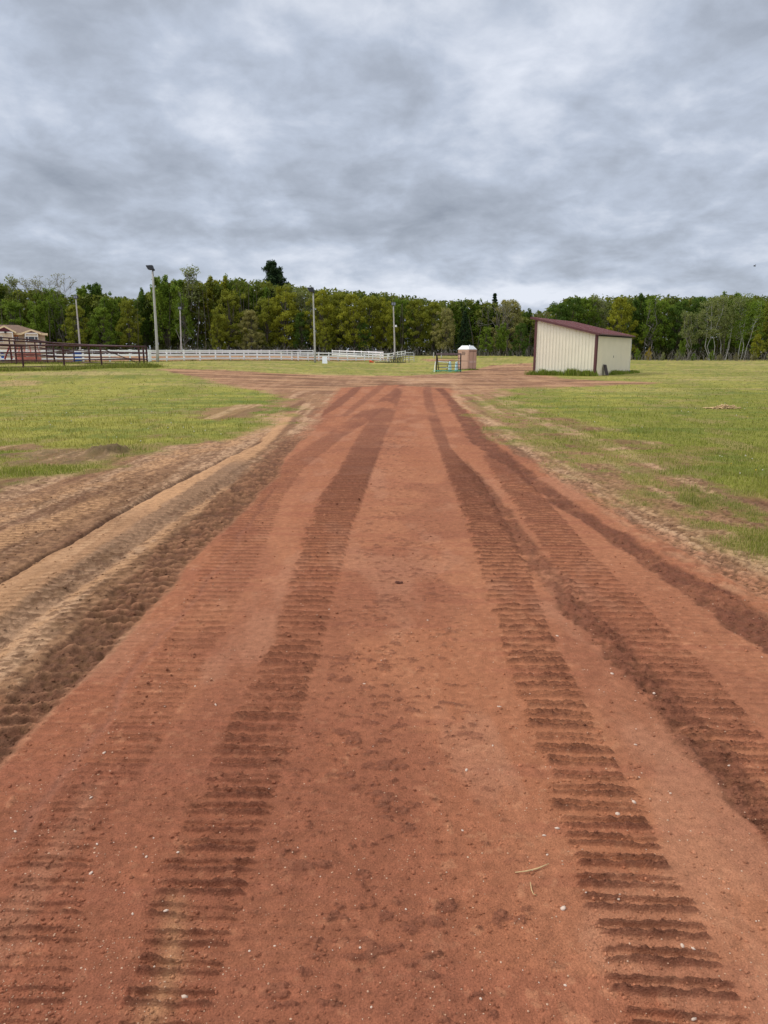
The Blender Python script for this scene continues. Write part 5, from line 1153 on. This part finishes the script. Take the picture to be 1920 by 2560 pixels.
for k in range(520):
    px = r.uniform(-300, 2250); Yd = r.uniform(160, 192); p = at(px, Yd); tp = np.interp(px, sky_px, sky_py); h = (hz(Yd, tp) - p[2]) * r.uniform(.7, 1.0); q = p + (r.normal(0, .6), r.normal(0, .5), h)
    r0 = r.uniform(.06, .17); b.tube([p - (0, 0, .2), (p + q) / 2 + (r.normal(0, .15), 0, 0), q], [r0, r0 * .7, r0 * .25], 5, cap=False)
tag(b.build('woods_trunks', M['bark']), 'thin dark trunks standing in the shade of the woods', 'woods', kind='stuff')
b = MB()
for k in range(1500):      # grey brush along the foot of the trees
    px = r.uniform(-200, 2100); Yd = r.uniform(150, 158) if px < 1560 else r.uniform(139, 144); p = at(px, Yd); a_ = r.random() * 6.28; h = r.uniform(.7, 2.3)
    m_ = p + (math.cos(a_) * h * .2, 0, h * .55); q = p + (math.cos(a_) * h * .5 + r.normal(0, .2), math.sin(a_) * h * .3, h); b.tube([p, m_, q], [.028, .022, .010], 3, cap=False)
tag(b.build('brush', M['grey_bark']), 'grey leafless brush along the foot of the woods', 'brush', kind='stuff')

# ---------------------------------------------------------------- loose things on the road
def icos():
    t = (1 + 5 ** .5) / 2; v = np.array([(-1, t, 0), (1, t, 0), (-1, -t, 0), (1, -t, 0), (0, -1, t), (0, 1, t), (0, -1, -t), (0, 1, -t), (t, 0, -1), (t, 0, 1), (-t, 0, -1), (-t, 0, 1)]) / math.hypot(1, t)
    f = [(0, 11, 5), (0, 5, 1), (0, 1, 7), (0, 7, 10), (0, 10, 11), (1, 5, 9), (5, 11, 4), (11, 10, 2), (10, 7, 6), (7, 1, 8), (3, 9, 4), (3, 4, 2), (3, 2, 6), (3, 6, 8), (3, 8, 9), (4, 9, 5), (2, 4, 11), (6, 2, 10), (8, 6, 7), (9, 8, 1)]
    return v, np.array(f)
IV, IF = icos()
r = np.random.default_rng(21)
def scatter(n, py0, py1, p):
    pyv = py0 + (py1 - py0) * r.random(n) ** p; pxv = r.uniform(-260, 2180, n); u = (pxv - CX) / FPX; v = (CY - pyv) / FPX; t = -HC / (-sp_ + v * cp_); return u * t, (cp_ + v * sp_) * t
X, Y = scatter(48000, 1180, 2720, .8); z, c, t = field(X[None], Y[None]); z, c, t = z[0], c[0], t[0]
dens = .14 + .50 * (sdist(RED, X, Y) < 0)
for k_ in ('T1', 'T2', 'T3', 'T4', 'T4f', 'T5', 'T6'): m, u = ST[k_].ev(X, Y, seed=hash_(k_)); dens = np.maximum(dens, m * (.75 if k_ in ('T5', 'T6', 'T4f') else .42))
dens = np.maximum(dens, .55 * S(fbm(X * 2.2, Y * 2.2, 4, 301), .52, .66) * S(np.abs(X - .05), .6, .2)); kp = (r.random(len(X)) < dens) & (t < .3)
X, Y, z, c = X[kp], Y[kp], z[kp], c[kp]; n = len(X); D_2 = np.hypot(X, Y); s = (.0012 + .0036 * r.random(n) ** 4) * (1 + .22 * D_2)
Vc = IV[None] * (1 + .5 * (r.random((n, 12, 1)) - .5)) * s[:, None, None] * (np.array([1, 1, .7]) * (.8 + .5 * r.random((n, 1, 3)))); Vc = Vc + np.stack([X, Y, z + s * .25], -1)[:, None]
Fc_ = (IF[None] + (np.arange(n) * 12)[:, None, None]).reshape(-1, 3); cc_ = np.repeat(c * (.8 + .45 * r.random((n, 1))), 12, 0)
tag(link('dirt_crumbs', np_mesh('dirt_crumbs', Vc.reshape(-1, 3), Fc_, M['clod'], cc_)), 'loose crumbs of earth lying on the dirt road', 'dirt', kind='stuff')
X, Y = scatter(900, 1500, 2700, .8); z, c, t = field(X[None], Y[None]); rd_ = sdist(RED, X, Y) > .1; kp = np.where(rd_ & (np.abs(X) < 3))[0]; 
peb = []
for v_ in range(8):
    q = IV * (1 + .35 * (r.random((12, 1)) - .5)); q = q * np.array([1, .55 + .35 * r.random(), .38]); me = np_mesh('pebble', q, IF, M['stone'], smooth=True); peb.append(me)
nbig = 0
small = []
for i in kp:
    D_3 = math.hypot(X[i], Y[i]); s_ = (.0020 + .0068 * r.random() ** 3) * (1 + .13 * D_3)
    if s_ > .0022 * (1 + .1 * D_3) and nbig < 160:
        o = link('pebble', peb[i % 8]); o.location = (X[i], Y[i], z[0][i] + s_ * .12); o.scale = (s_, s_, s_); o.rotation_euler = (r.normal(0, .2), r.normal(0, .2), r.random() * 6.28)
        tag(o, 'small pale pebble pressed into the red dirt road', 'pebble', 'pale pebbles scattered on the red dirt'); nbig += 1
X, Y = scatter(9000, 1350, 2720, .8); z, c, t = field(X[None], Y[None]); kp = (sdist(RED, X, Y) > .05) & (r.random(len(X)) < .25 + .6 * S(fbm(X * 1.5, Y * 1.5, 3, 401), .45, .65)); X, Y, z = X[kp], Y[kp], z[0][kp]; n = len(X)
s = (.0009 + .0014 * r.random(n) ** 2) * (1 + .2 * np.hypot(X, Y)); Vc = IV[None] * s[:, None, None] * (np.array([1, 1, .6]) * (.6 + .8 * r.random((n, 1, 3)))) + np.stack([X, Y, z + s * .3], -1)[:, None]
col = C(.42, .22, .13) + (C(.52, .36, .26) - C(.42, .22, .13)) * r.random((n, 1)); Fc_ = (IF[None] + (np.arange(n) * 12)[:, None, None]).reshape(-1, 3)
tag(link('gravel_grit', np_mesh('gravel_grit', Vc.reshape(-1, 3), Fc_, M['clod'], np.repeat(col, 12, 0))), 'fine pale grit scattered over the red dirt', 'gravel', kind='stuff')
def stalk(pts, rad, label):
    P = [];
    for px, py_ in pts: x, y = flat(px, py_); P.append((x, y, gz(x, y) + .006))
    b = MB(); b.tube(P, rad, 6); tag(b.build('straw_stalk', M['straw'], smooth=True), label, 'straw')
stalk([(1287, 2196), (1315, 2192), (1343, 2187), (1362, 2177), (1372, 2172)], [.0012, .0022, .0026, .0018, .001], 'long bent dry stalk lying left of the right wheel track')
stalk([(1325, 2220), (1328, 2238), (1333, 2249), (1341, 2252)], [.0012, .0016, .0012, .0008], 'short curled dry stalk just below the long bent one')
def clump(px, py_, s_, label):
    x, y = flat(px, py_); rr = np.random.default_rng(int(px)); V_ = []; Fs = []
    for k in range(14):
        q = IV * (.35 + .5 * rr.random()) * s_ * (1 + .4 * (rr.random((12, 1)) - .5)) + np.array([rr.normal(0, .6) * s_, rr.normal(0, .5) * s_, (.2 + .5 * rr.random()) * s_]); Fs.append(IF + 12 * k); V_.append(q)
    V_ = np.concatenate(V_) + [x, y, gz(x, y)]; cl_ = np.zeros((len(V_), 3)) + C(.13, .055, .04)
    tag(link('dirt_clod', np_mesh('dirt_clod', V_, np.concatenate(Fs), M['clod'], cl_)), label, 'dirt clod')
clump(997, 1461, .017, 'dark lump of earth alone in the middle of the road')
print('rows', nr_, 'cols', nc_, 'shed', GW, LEN, HLOW, HHIGH)
